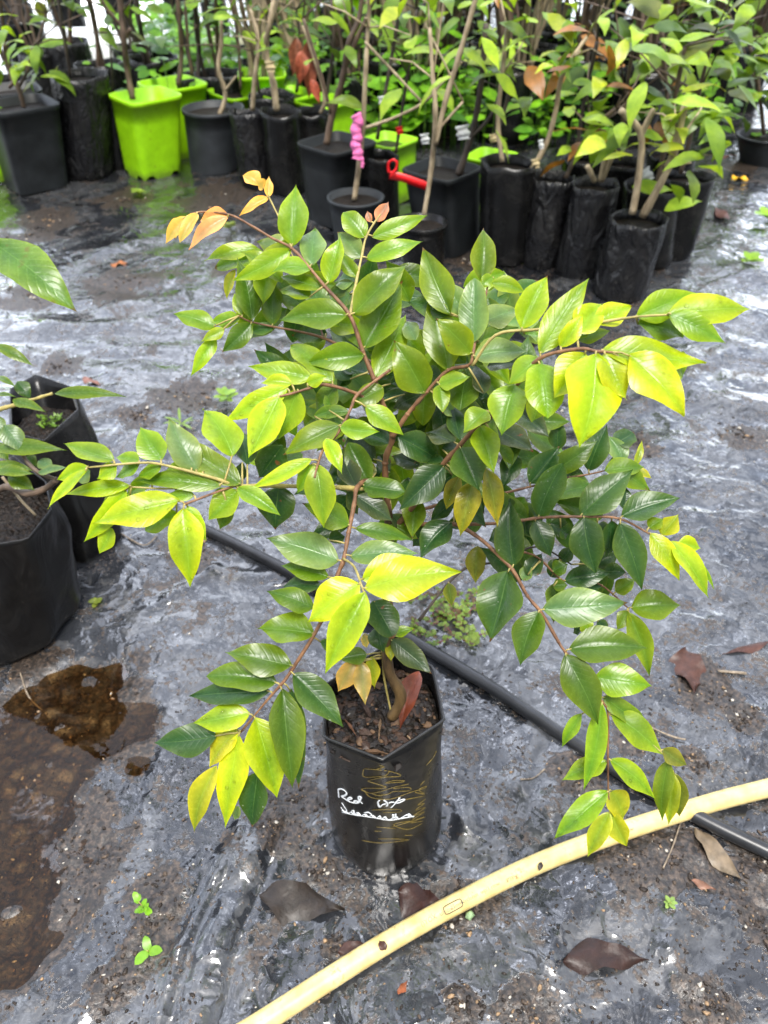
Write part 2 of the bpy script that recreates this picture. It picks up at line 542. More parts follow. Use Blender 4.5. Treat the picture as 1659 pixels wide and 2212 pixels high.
for poly, wd, ht in [([(585, 1770), (540, 1860), (470, 2030), (415, 2240)], .030, .013), ([(622, 1780), (580, 1870), (515, 2030), (470, 2240)], .005, -.007), ([(548, 1775), (500, 1860), (425, 2030), (365, 2240)], .005, -.006), ([(520, 1810), (470, 1900), (390, 2060), (330, 2240)], .008, .010), ([(700, 2212), (700, 2000), (760, 1900)], .004, .005),
                     ([(445, 1840), (330, 1960), (170, 2212)], .006, .006), ([(520, 1800), (400, 1920), (300, 2100)], .007, .005),
                     ([(1150, 1560), (1120, 1700), (1160, 1800)], .02, .009), ([(1240, 1600), (1190, 1740), (1200, 1830)], .02, .009),
                     ([(980, 1640), (1000, 1780), (960, 1880)], .02, .007), ([(1560, 2212), (1440, 2050), (1480, 1950)], .012, .005),
                     ([(1250, 2212), (1180, 2080), (1230, 1960)], .013, .005), ([(0, 720), (300, 700), (560, 640)], .02, .012),
                     ([(0, 640), (250, 540), (470, 480)], .025, .014), ([(120, 560), (420, 500), (600, 470)], .03, .014),
                     ([(100, 700), (400, 640), (620, 560)], .02, .014), ([(250, 760), (480, 740), (700, 700)], .02, .012), ([(1659, 700), (1400, 860), (1200, 960)], .02, .007),
                     ([(1450, 620), (1560, 520), (1640, 420)], .015, .01), ([(300, 1330), (460, 1230), (560, 1250)], .012, .007)]:
    RIDGES.append(([G(*p) for p in poly], wd, ht))
FLAT = []      # discs that stay level under pots
def ground_h(x, y):
    p = Vector((x, y, 0))
    near = 1.0 if y < 5 else max(0, 1 - (y - 5) / 4)
    h = 0.0055 * noise.noise(Vector((x * 5, y * 8 + x * 2, 1.3))) + 0.0034 * noise.noise(Vector((x * 17, y * 24, 4.1)))
    h += 0.0009 * noise.noise(Vector((x * 60, y * 60, 9.1)))
    if y > .95:
        h += min(1, (y - .95) * 1.5) * .016 * (noise.noise(Vector((x * 3.5 - y * 2, y * 11 + x * 3, 2.2))))
    m = 0.0
    for cx, cy, r in MUDW:
        dx, dy = x - cx, y - cy
        if abs(dx) < 2 * r and abs(dy) < 2 * r:
            q = math.hypot(dx, dy) / r + .75 * noise.noise(Vector((x * 16, y * 16, cx))) + .45 * noise.noise(Vector((x * 50, y * 50, cx)))
            m = max(m, min(1, max(0, (1.05 - q) * 1.6)))
    h += m * (.0012 + .0042 * noise.noise(Vector((x * 90, y * 90, 3))) + .004 * noise.noise(Vector((x * 35, y * 35, 3))))
    for pl, wd, ht in RIDGES:
        for a, b in zip(pl, pl[1:]):
            if min(a.x, b.x) - 3 * wd < x < max(a.x, b.x) + 3 * wd and min(a.y, b.y) - 3 * wd < y < max(a.y, b.y) + 3 * wd:
                dd, t = vdist(p, a, b)
                dd += .25 * wd * noise.noise(Vector((x * 30, y * 30, 7)))
                if dd < 3 * wd:
                    h += ht * math.exp(-(dd / wd) ** 2) * .8
    # the puddle's hollow
    pd = math.hypot((x - PUD[0]) / PUD[2], (y - PUD[1]) / PUD[3])
    pd += .55 * noise.noise(Vector((x * 7, y * 7, 5.5))) + .35 * noise.noise(Vector((x * 19, y * 19, 2.5)))
    dip = max(0, min(1, (1.1 - pd) * 1.6))
    m = max(m, min(1, dip * 1.6 * (1 + .6 * noise.noise(Vector((x * 45, y * 45, 6))))))
    h -= dip * (.0145 + .009 * noise.noise(Vector((x * 24, y * 24, 8.5))) + .005 * noise.noise(Vector((x * 60, y * 60, 8.5))))
    for cx, cy, r in FLAT:
        q = math.hypot(x - cx, y - cy) / r
        if q < 1.4:
            k = min(1, max(0, (1.4 - q) / .3))
            h *= 1 - k
    return h * near, m
pc = G(110, 1715)
PUD = (pc.x - .03, pc.y, abs(G(350, 1715).x - pc.x), (G(110, 1460) - pc).length)
def spaced(lo, hi, a, b, fine, ratio=1.09):
    xs = []
    x = a
    while x < b:
        xs.append(x)
        x += fine
    s = fine
    while xs[-1] < hi:
        s *= ratio
        xs.append(xs[-1] + s)
    s = fine
    while xs[0] > lo:
        s *= ratio
        xs.insert(0, xs[0] - s)
    return xs
def build_ground(hero_flat):
    FLAT.extend(hero_flat)
    xs = spaced(-60, 60, -.62, .66, .0055, 1.045)
    ys = spaced(-40, 90, .02, 1.15, .0055, 1.03)
    vs, ms = [], []
    for y in ys:
        for x in xs:
            if -3 < x < 3 and -1 < y < 8:
                h, m = ground_h(x, y)
            else:
                h, m = 0, 0
            vs.append((x, y, h))
            ms.append(m)
    nx = len(xs)
    fs = [(j * nx + i, j * nx + i + 1, (j + 1) * nx + i + 1, (j + 1) * nx + i) for j in range(len(ys) - 1) for i in range(nx - 1)]
    me = bpy.data.meshes.new('ground')
    me.from_pydata(vs, [], fs)
    at = me.attributes.new('mud', 'FLOAT', 'POINT')
    at.data.foreach_set('value', ms)
    me.polygons.foreach_set('use_smooth', [True] * len(fs))
    me.materials.append(ground_material())
    o = bpy.data.objects.new('ground', me)
    COL.objects.link(o)
    tag(o, 'wet black plastic ground sheet with mud and water marks', kind='structure')
    return o
def ground_material():
    m, n, b, out = new_mat('wet_ground_sheet')
    tcn = nd(n, 'ShaderNodeTexCoord')
    ob = tcn.outputs['Object']
    mud_at = nd(n, 'ShaderNodeAttribute', attribute_name='mud').outputs['Fac']
    warp = ntex(n, 6, 4, ob)
    vadd = nd(n, 'ShaderNodeVectorMath', operation='MULTIPLY_ADD')
    n.links.new(warp.outputs['Color'], vadd.inputs[0])
    vadd.inputs[1].default_value = (.16, .16, .16)
    n.links.new(ob, vadd.inputs[2])
    wv = vadd.outputs[0]
    n1 = ntex(n, 7.5, 5, wv, rough=.5)
    n2 = ntex(n, 19, 5, wv, rough=.55)
    n3 = ntex(n, 160, 5, ob)
    n4 = ntex(n, 48, 6, ob)
    # silt film: pale, hard-edged tide marks on a dusty blue-black sheet
    s1 = ramp(n, n1.outputs['Fac'], [(0.53, (0, 0, 0)), (0.54, (1, 1, 1)), (0.60, (.7, .7, .7)), (0.75, (.3, .3, .3))])
    s2 = ramp(n, n2.outputs['Fac'], [(0.585, (0, 0, 0)), (0.60, (1, 1, 1)), (0.72, (.5, .5, .5))])
    sil = mathn(n, 'ADD', mathn(n, 'MULTIPLY', s1.outputs[0], .55), mathn(n, 'MULTIPLY', s2.outputs[0], .2), clamp=True)
    sil = mathn(n, 'MULTIPLY', sil, ramp(n, n4.outputs['Fac'], [(0.32, (.25, .25, .25)), (0.6, (1, 1, 1))]).outputs[0])
    n0 = ntex(n, 3.2, 6, wv, rough=.6)
    plas = ramp(n, n0.outputs['Fac'], [(0.34, (.007, .0075, .009)), (0.5, (.017, .0185, .0215)), (0.66, (.040, .043, .049))]).outputs[0]
    plas = mixc(n, .6, plas, ramp(n, n4.outputs['Fac'], [(0.3, (.55, .56, .58)), (0.7, (1.4, 1.4, 1.4))]).outputs[0], 'MULTIPLY')
    silc = ramp(n, n3.outputs['Fac'], [(0.3, (.072, .075, .080)), (0.7, (.150, .153, .155))]).outputs[0]
    col = mixc(n, sil, plas, silc)
    # dirt specks
    spk = ramp(n, n3.outputs['Fac'], [(0.60, (0, 0, 0)), (0.66, (1, 1, 1))])
    spa = ramp(n, n4.outputs['Fac'], [(0.45, (0, 0, 0)), (0.6, (1, 1, 1))])
    col = mixc(n, mathn(n, 'MULTIPLY', mathn(n, 'MULTIPLY', spk.outputs[0], spa.outputs[0]), .8), col, (.035, .025, .018))
    mudc = ramp(n, n3.outputs['Fac'], [(0.34, (.004, .003, .002)), (0.5, (.020, .014, .010)), (0.66, (.075, .052, .036))]).outputs[0]
    mk = ramp(n, mathn(n, 'ADD', mud_at, mathn(n, 'ADD', mathn(n, 'MULTIPLY_ADD', n3.outputs['Fac'], 1.6, -.8), mathn(n, 'MULTIPLY_ADD', n2.outputs['Fac'], 2.4, -1.2))), [(0.20, (0, 0, 0)), (0.38, (1, 1, 1))]).outputs[0]
    col = mixc(n, mk, col, mudc)
    n.links.new(col, b.inputs['Base Color'])
    r = mathn(n, 'MULTIPLY_ADD', sil, .28, .07)
    r = mathn(n, 'ADD', mathn(n, 'MULTIPLY', r, mathn(n, 'SUBTRACT', 1.0, mk)), mathn(n, 'MULTIPLY', mk, .5))
    n.links.new(r, b.inputs['Roughness'])
    n.links.new(mathn(n, 'MULTIPLY_ADD', mk, -.7, 1.0), b.inputs['Coat Weight'])
    n.links.new(mathn(n, 'MULTIPLY_ADD', mk, .12, .045), b.inputs['Coat Roughness'])
    b.inputs['Coat IOR'].default_value = 1.5
    w1 = ntex(n, 5.0, 3, wv, rough=.45)
    w2 = ntex(n, 13.0, 3, wv, rough=.45)
    def crease(t, p):
        return mathn(n, 'POWER', mathn(n, 'SUBTRACT', 1.0, mathn(n, 'ABSOLUTE', mathn(n, 'MULTIPLY_ADD', t.outputs['Fac'], 4.0, -2.0)), clamp=True), p)
    crs = mathn(n, 'ADD', mathn(n, 'MULTIPLY', crease(w1, 5.0), 1.3), mathn(n, 'MULTIPLY', crease(w2, 4.0), .5))
    crs = mathn(n, 'MULTIPLY', crs, mathn(n, 'MULTIPLY_ADD', mk, -.8, 1.0))
    bp = nd(n, 'ShaderNodeBump', {'Strength': .55, 'Distance': .004})
    hh = mathn(n, 'ADD', mathn(n, 'MULTIPLY', n3.outputs['Fac'], mathn(n, 'MULTIPLY_ADD', mk, 1.0, .05)), mathn(n, 'ADD', mathn(n, 'MULTIPLY', n2.outputs['Fac'], 1.0), crs))
    n.links.new(hh, bp.inputs['Height'])
    n.links.new(bp.outputs[0], b.inputs['Normal'])
    bc = nd(n, 'ShaderNodeBump', {'Strength': .42, 'Distance': .004})
    n.links.new(mathn(n, 'ADD', mathn(n, 'ADD', mathn(n, 'MULTIPLY', n2.outputs['Fac'], 1.2), mathn(n, 'MULTIPLY', crs, 1.3)), mathn(n, 'MULTIPLY', n3.outputs['Fac'], mathn(n, 'MULTIPLY_ADD', mk, .7, .05))), bc.inputs['Height'])
    n.links.new(bc.outputs[0], b.inputs['Coat Normal'])
    return m

hero_base = G(835, 1784)
left_front_base = G(5, 1325)
left_back_base = G(185, 1165)
build_ground([(hero_base.x, hero_base.y, .075), (left_front_base.x, left_front_base.y, .13), (left_back_base.x, left_back_base.y, .09)])

def build_puddle():
    m, n, b, out = new_mat('puddle_water')
    tr = nd(n, 'ShaderNodeBsdfTransparent')
    tr.inputs['Color'].default_value = (.64, .50, .32, 1)
    gl = nd(n, 'ShaderNodeBsdfGlossy', {'Roughness': .015})
    fr = nd(n, 'ShaderNodeFresnel', {'IOR': 1.36})
    bp = nd(n, 'ShaderNodeBump', {'Strength': .12, 'Distance': .004})
    t = ntex(n, 26, 2)
    n.links.new(t.outputs['Fac'], bp.inputs['Height'])
    n.links.new(bp.outputs[0], gl.inputs['Normal'])
    n.links.new(bp.outputs[0], fr.inputs['Normal'])
    ms = nd(n, 'ShaderNodeMixShader')
    n.links.new(mathn(n, 'MULTIPLY', fr.outputs[0], 1.0), ms.inputs[0])
    n.links.new(tr.outputs[0], ms.inputs[1])
    n.links.new(gl.outputs[0], ms.inputs[2])
    n.links.new(ms.outputs[0], out.inputs['Surface'])
    mb = MB()
    k = 48
    mb.v.append(Vector((PUD[0], PUD[1], -.0062)))
    for i in range(k):
        a = 2 * math.pi * i / k
        mb.v.append(Vector((PUD[0] + math.cos(a) * PUD[2] * 1.35, PUD[1] + math.sin(a) * PUD[3] * 1.3, -.0062)))
    for i in range(k):
        mb.face([0, 1 + i, 1 + (i + 1) % k])
    o = mb.build('puddle', m)
    tag(o, 'shallow brown puddle on the plastic sheet', kind='structure')
build_puddle()

# ------------------------------------------------------------------ hero plant in its bag
hero = empty('potted_sapling', (hero_base.x, hero_base.y, 0), 'sapling with yellow-green leaves in a small black bag marked with white handwriting', 'potted plant')

def bag_mesh(rim_pts, rim_z, base_c, base_r, base_ell=1.0, n=72, rows=22, seed=1, crease=.003, sag=0.0):
    """loft a polygonal rim down to a rounded base; rim_pts are world xy corners"""
    # resample the rim polygon to n points by angle about its centre
    c = Vector((sum(p.x for p in rim_pts) / len(rim_pts), sum(p.y for p in rim_pts) / len(rim_pts)))
    def hit(ang):
        d = Vector((math.cos(ang), math.sin(ang)))
        best = None
        for i in range(len(rim_pts)):
            a = Vector((rim_pts[i].x, rim_pts[i].y)) - c
            b = Vector((rim_pts[(i + 1) % len(rim_pts)].x, rim_pts[(i + 1) % len(rim_pts)].y)) - c
            e = b - a
            den = d.x * e.y - d.y * e.x
            if abs(den) < 1e-9:
                continue
            t = (a.x * e.y - a.y * e.x) / den
            s = (a.x * d.y - a.y * d.x) / den
            if t > 0 and -1e-6 <= s <= 1 + 1e-6:
                best = t if best is None else max(best, t)
        return best or .05
    rr = [hit(2 * math.pi * i / n) for i in range(n)]
    mean = sum(rr) / n
    mb = MB()
    for j in range(rows + 1):
        t = j / rows            # 0 rim .. 1 base
        z = rim_z * (1 - t)
        k = min(1, t * 2.6) ** .6
        cc = c.lerp(Vector((base_c.x, base_c.y)), t)
        for i in range(n):
            a = 2 * math.pi * i / n
            r = rr[i] * (1 - k) + (mean + (base_r - mean) * t) * k
            if t > .9:
                r *= 1 - ((t - .9) / .1) ** 2 * .10
            r += crease * min(1, t * 4) * noise.noise(Vector((math.cos(a) * 2.5 + seed, math.sin(a) * 2.5, z * 16))) * (1.0)
            zz = z
            mb.v.append(Vector((cc.x + math.cos(a) * r, cc.y + math.sin(a) * r * (1 + (base_ell - 1) * k), zz)))
    for j in range(rows):
        for i in range(n):
            a, b = j * n + i, j * n + (i + 1) % n
            mb.face([a, a + n, b + n, b])
    mb.face([rows * n + i for i in range(n)])
    # inner wall down to below the soil
    off = len(mb.v)
    for j in range(6):
        t = j / rows
        cc = c.lerp(Vector((base_c.x, base_c.y)), t)
        for i in range(n):
            q = mb.v[j * n + i]
            d = (Vector((q.x, q.y)) - cc)
            d2 = d * ((d.length - .0022) / d.length)
            mb.v.append(Vector((cc.x + d2.x, cc.y + d2.y, q.z)))
    for i in range(n):
        a, b = i, (i + 1) % n
        mb.face([a, b, off + b, off + a])
    for j in range(5):
        for i in range(n):
            a, b = off + j * n + i, off + j * n + (i + 1) % n
            mb.face([a, b, b + n, a + n], 1)
    def inside(z):
        j = min(rows, max(0, round((rim_z - z) / rim_z * rows)))
        cc = c.lerp(Vector((base_c.x, base_c.y)), j / rows)
        return cc, [(Vector((mb.v[j * n + i].x, mb.v[j * n + i].y)) - cc).length for i in range(n)]
    mb.inside = inside
    return mb, c, rr
def soil_mesh(c, rr, z, shrink=.965, mound=.006, n=72, rings=16, seed=0):
    mb = MB()
    mb.v.append(Vector((c.x, c.y, z + mound)))
    for k in range(1, rings + 1):
        for i in range(n):
            a = 2 * math.pi * i / n
            r = rr[i] * shrink * k / rings
            x, y = c.x + math.cos(a) * r, c.y + math.sin(a) * r
            h = .006 * noise.noise(Vector((x * 90, y * 90, seed))) + .004 * noise.noise(Vector((x * 200, y * 200, seed)))
            mb.v.append(Vector((x, y, z + mound * (1 - k / rings) + h)))
    for i in range(n):
        mb.face([0, 1 + i, 1 + (i + 1) % n])
    for k in range(rings - 1):
        for i in range(n):
            a, b = 1 + k * n + i, 1 + k * n + (i + 1) % n
            mb.face([a, a + n, b + n, b])
    return mb
RIMZ = 0.30
rim_px = [(697, 1592), (826, 1641), (960, 1556), (936, 1440), (830, 1395), (704, 1478)]
rim_w = [G(x, y, RIMZ) for x, y in rim_px]
hb_r = msize(119, hero_base)
mb, hc, hrr = bag_mesh(rim_w, RIMZ, hero_base, hb_r, seed=2, crease=.0022)
hero_bag = mb.build('grow_bag', [M_BAG, M_BAG], hero)
bm_rim = MB()
ring = [mb.v[i] for i in range(72)]
tube(bm_rim, [(p, .0013) for p in ring] + [(ring[0], .0013)], 6, cap=False)
bm_rim.build('rolled_rim', M_RIM, hero_bag)
sm = soil_mesh(*mb.inside(RIMZ - .032), RIMZ - .032, shrink=.95, seed=3)
hero_soil = sm.build('soil', M_SOIL, hero)

bvh = BVHTree.FromPolygons([tuple(p) for p in mb.v], mb.f)
def on_bag(x, y, tile='TH', lift=.0006):
    px, py = tv(tile, x, y)
    r = ray(px, py).normalized()
    h = bvh.ray_cast(CAM, r)
    if h[0] is None:
        return None, None
    nn = h[1] if h[1].dot(r) < 0 else -h[1]
    return h[0] + nn * lift, nn
def strokes(lines, rad, name, mat, lift):
    sb = MB()
    for ln in lines:
        pts, nn = [], None
        dense = smooth_path([(Vector((x, y, 0)), 1) for x, y in ln], 4)
        for q, _ in dense:
            p, n_ = on_bag(q.x, q.y, lift=lift)
            if p is not None:
                pts.append((p, rad * random.uniform(.8, 1.2)))
                nn = n_
        if len(pts) > 1:
            tube(sb, pts, 6, flat=.35, flatn=nn)
    return sb.build(name, mat, hero_bag)
WRITE = [[(260, 570), (255, 520), (255, 475), (300, 470), (350, 510), (330, 545), (285, 555)], [(285, 555), (340, 592), (390, 622)],
         [(365, 598), (410, 582), (395, 566), (365, 585), (385, 618), (440, 632)], [(485, 612), (445, 608), (445, 632), (490, 625), (522, 565), (490, 562), (497, 600), (535, 638)],
         [(738, 600), (720, 630), (742, 682), (770, 655), (815, 640)], [(790, 598), (832, 640), (820, 672)], [(850, 632), (875, 622), (905, 625)],
         [(975, 568), (920, 640), (870, 692)], [(915, 628), (960, 606), (1020, 588), (1026, 602), (960, 632), (928, 632)],
         [(295, 632), (325, 680), (352, 725), (335, 742), (300, 712), (286, 685)],
         [(300, 720), (380, 752), (428, 718), (442, 758), (480, 750), (520, 786), (560, 768), (600, 792), (650, 782), (700, 812), (740, 788), (760, 822), (800, 798), (830, 832),
          (880, 820), (930, 798), (960, 822), (1010, 800), (1060, 772), (1100, 792), (1142, 796)],
         [(300, 740), (420, 772), (560, 792), (700, 812), (860, 836), (1000, 815), (1140, 790)], [(895, 768), (895, 818)], [(925, 763), (925, 818)],
         [(405, 742), (440, 770), (500, 772)], [(560, 750), (610, 745), (650, 775)], [(1045, 780), (1085, 765), (1110, 800)]]
M_INK = simple('white_ink', (.80, .83, .86), .45, .05, 80, 0)
M_GOLD = simple('gold_scratch', (.16, .115, .025), .35, .5, 300, 0)
strokes(WRITE, .00112, 'handwriting', M_INK, .0007)
GOLD = [[(560, 230), (800, 250), (960, 290), (970, 320), (780, 330), (610, 370), (640, 390), (800, 440), (780, 460), (560, 460), (530, 480), (640, 520), (780, 490), (900, 450), (1080, 410)],
        [(800, 400), (900, 370), (1020, 370), (1010, 385), (820, 400)], [(640, 520), (720, 545), (840, 530), (900, 500), (1090, 490), (1080, 450), (900, 465)],
        [(550, 240), (540, 310), (600, 330), (800, 310), (850, 260)], [(560, 490), (640, 570), (860, 590), (1100, 510), (1270, 460), (1280, 440), (1200, 480), (1270, 530), (1160, 510)],
        [(1020, 600), (1280, 550)], [(1220, 420), (1270, 370), (1220, 430)], [(650, 720), (950, 710), (980, 740), (780, 750)],
        [(1280, 590), (1190, 660), (1270, 640), (1160, 720), (1280, 690), (1130, 790), (1270, 740), (1120, 840), (1280, 800), (1100, 870), (1250, 850)],
        [(880, 920), (1120, 850), (900, 890), (1070, 950), (1240, 880)], [(700, 920), (930, 940)], [(680, 970), (760, 970)], [(530, 1080), (760, 1110), (1090, 1070), (720, 1060)],
        [(1040, 1020), (1130, 1020)], [(1290, 190), (1370, 100), (1410, 20)], [(740, 190), (790, 205), (700, 235)]]
strokes(GOLD, .00075, 'gold_scribble', M_GOLD, .0004)

# trunk and branches: (V px, V py, depth, radius m)
BR = {
 'trunk': ([(845, 1552, .838, .0075), (866, 1503, .822, .0072), (838, 1440, .80, .0062), (838, 1320, .768, .0055), (832, 1250, .75, .005), (842, 1180, .73, .0048), (838, 1100, .705, .0046)], 'trunk'),
 'A': ([(838, 1110, .705, .0042), (832, 1000, .675, .0036), (848, 940, .66, .0034), (823, 863, .645, .003), (807, 817, .64, .0027), (783, 758, .635, .0025), (756, 682, .63, .0024), (702, 619, .635, .0022), (672, 583, .64, .002), (631, 537, .645, .0019), (587, 514, .65, .0016), (543, 488, .655, .0014), (496, 464, .66, .0013), (432, 458, .665, .0011), (397, 472, .665, .0008)], 'twig'),
 'A2': ([(756, 682, .63, .0019), (770, 607, .645, .0017), (782, 551, .65, .0015), (791, 512, .655, .0014), (811, 478, .655, .0012), (821, 464, .655, .001)], 'green'),
 'A3': ([(835, 800, .68, .0022), (760, 760, .70, .002), (698, 730, .70, .0018), (640, 715, .70, .0016), (591, 706, .70, .0015), (539, 694, .695, .0012), (516, 682, .69, .001)], 'twig'),
 'A5': ([(698, 730, .70, .0014), (688, 690, .71, .0012), (672, 630, .715, .0011), (640, 575, .715, .001)], 'twig'),
 'A4': ([(631, 537, .645, .0015), (612, 490, .65, .0012), (592, 448, .655, .001), (566, 396, .66, .0008)], 'green'),
 'B': ([(823, 880, .65, .0024), (769, 850, .63, .0021), (703, 831, .615, .0018), (667, 839, .61, .0016), (631, 850, .605, .0014), (596, 858, .60, .0011)], 'twig'),
 'Bp': ([(842, 800, .64, .0018), (775, 850, .625, .0018), (760, 877, .615, .0018), (750, 900, .61, .0017), (726, 940, .60, .0016), (698, 972, .595, .0014), (684, 1012, .59, .0013), (680, 1030, .59, .0011)], 'twig'),
 'D': ([(838, 1060, .69, .003), (733, 1053, .645, .0027), (620, 1050, .61, .0024), (558, 1049, .60, .0022), (509, 1049, .59, .002), (463, 1033, .58, .0017), (352, 1004, .57, .0014), (298, 1000, .565, .0012), (189, 1010, .56, .0009)], 'green'),
 'D2': ([(509, 1049, .59, .0015), (460, 1066, .58, .0013), (400, 1089, .575, .0011)], 'twig'),
 'D3': ([(480, 1040, .585, .0013), (380, 1055, .585, .0011), (283, 1052, .58, .0009)], 'green'),
 'E': ([(842, 1075, .70, .0034), (800, 1040, .675, .003), (772, 1052, .655, .0028), (765, 1090, .645, .0026), (753, 1150, .64, .0026), (742, 1210, .635, .0025), (730, 1240, .635, .0024), (693, 1344, .635, .0022), (631, 1446, .64, .002), (608, 1478, .64, .0018), (575, 1515, .645, .0015), (520, 1582, .65, .0011)], 'twig'),
 'E2': ([(742, 1207, .632, .0015), (765, 1224, .61, .0013), (781, 1265, .585, .0011), (786, 1280, .58, .001)], 'green'),
 'C': ([(838, 1150, .72, .0038), (880, 1110, .705, .0034), (952, 1009, .66, .003), (991, 965, .64, .0028), (1031, 919, .62, .0026), (1058, 903, .61, .0024), (1110, 840, .575, .0021), (1165, 775, .55, .002), (1250, 754, .535, .0017), (1289, 759, .53, .0015), (1324, 761, .525, .001)], 'twig'),
 'C2': ([(1021, 790, .60, .0017), (1071, 724, .585, .0016), (1160, 712, .57, .0015), (1270, 700, .55, .0014), (1369, 685, .535, .0012), (1443, 680, .525, .001)], 'green'),
 'K': ([(848, 945, .66, .003), (880, 895, .65, .0027), (922, 846, .64, .0025), (968, 800, .63, .0021), (1010, 790, .62, .0019), (1021, 770, .615, .0018), (1030, 700, .62, .0016), (1044, 660, .625, .0014), (1053, 620, .63, .001)], 'twig'),
 'F': ([(875, 1131, .712, .0033), (940, 1133, .705, .003), (980, 1132, .70, .0028), (1025, 1155, .695, .0026), (1064, 1187, .69, .0026), (1107, 1231, .685, .0025), (1139, 1287, .685, .0022), (1171, 1326, .685, .002), (1206, 1386, .685, .002), (1222, 1410, .685, .0019), (1299, 1513, .69, .0016), (1313, 1541, .695, .0014), (1313, 1626, .70, .0013), (1314, 1703, .71, .0012), (1317, 1748, .715, .0009)], 'twig'),
 'F2': ([(1313, 1541, .695, .0011), (1385, 1590, .69, .001), (1433, 1630, .69, .0009), (1451, 1663, .70, .0008)], 'green'),
 'G': ([(975, 1133, .705, .0024), (1083, 1130, .71, .0021), (1171, 1118, .71, .0019), (1254, 1116, .71, .0018), (1337, 1120, .705, .0017), (1401, 1152, .705, .0013), (1449, 1175, .705, .001)], 'twig'),
 'H': ([(880, 1110, .715, .0024), (990, 1080, .74, .002), (1083, 1066, .755, .0018), (1151, 1050, .77, .0016), (1226, 1032, .775, .0015), (1270, 1025, .78, .0013), (1322, 1013, .785, .001)], 'twig'),
 'I': ([(905, 1340, .78, .0022), (965, 1264, .77, .0021), (1012, 1224, .77, .0019), (1077, 1213, .77, .0017), (1159, 1181, .765, .0014), (1234, 1219, .765, .0012)], 'dark'),
 'J': ([(1064, 1187, .70, .0015), (1153, 1199, .73, .0014), (1218, 1255, .745, .0012), (1290, 1259, .75, .0011), (1357, 1314, .755, .001)], 'twig'),
 'S': ([(846, 1545, .838, .0018), (830, 1465, .815, .0015), (822, 1395, .795, .0013), (790, 1370, .785, .001)], 'green'),
}
BPTS, BOBJ = {}, {}
twig_mat = {'trunk': M_TRUNK, 'twig': M_BARK, 'green': M_GREENTWIG, 'dark': M_DARKSTEM}
for k, (pts, kind) in BR.items():
    BPTS[k] = pts
    b = MB()
    path = smooth_path([(P(x, y, d), r * (.85 if k == 'trunk' else .72)) for x, y, d, r in pts], 5)
    tube(b, path, 9, knob=.35)
    # nodes: small swellings
    if k != 'trunk':
        for x, y, d, r in pts[1:]:
            p = P(x, y, d)
            blob(b, p, r * .92, Vector((0, 0, 1)), 0, 7, 3)
    o = b.build('trunk' if k == 'trunk' else 'branch', twig_mat[kind], hero)
    BOBJ[k] = o
def branch_at(k, px, py):
    best = None
    pts = BPTS[k]
    q = Vector((px, py))
    for a, b in zip(pts, pts[1:]):
        A, B = Vector((a[0], a[1])), Vector((b[0], b[1]))
        ab = B - A
        t = max(0, min(1, (q - A).dot(ab) / max(ab.dot(ab), 1e-6)))
        c = A + ab * t
        dd = (q - c).length
        if best is None or dd < best[0]:
            best = (dd, c.x, c.y, a[2] + (b[2] - a[2]) * t)
    return best[1:]
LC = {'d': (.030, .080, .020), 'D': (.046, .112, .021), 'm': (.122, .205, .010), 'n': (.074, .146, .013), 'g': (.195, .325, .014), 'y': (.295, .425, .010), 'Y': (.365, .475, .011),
      'u': (.15, .245, .075), 'od': (.050, .078, .034), 'o': (.14, .165, .018), 'bz': (.24, .215, .014), 'p': (.74, .38, .17), 'q': (.66, .40, .10), 't': (.55, .39, .12), 'yo': (.31, .35, .018), 'pk': (.50, .22, .14)}
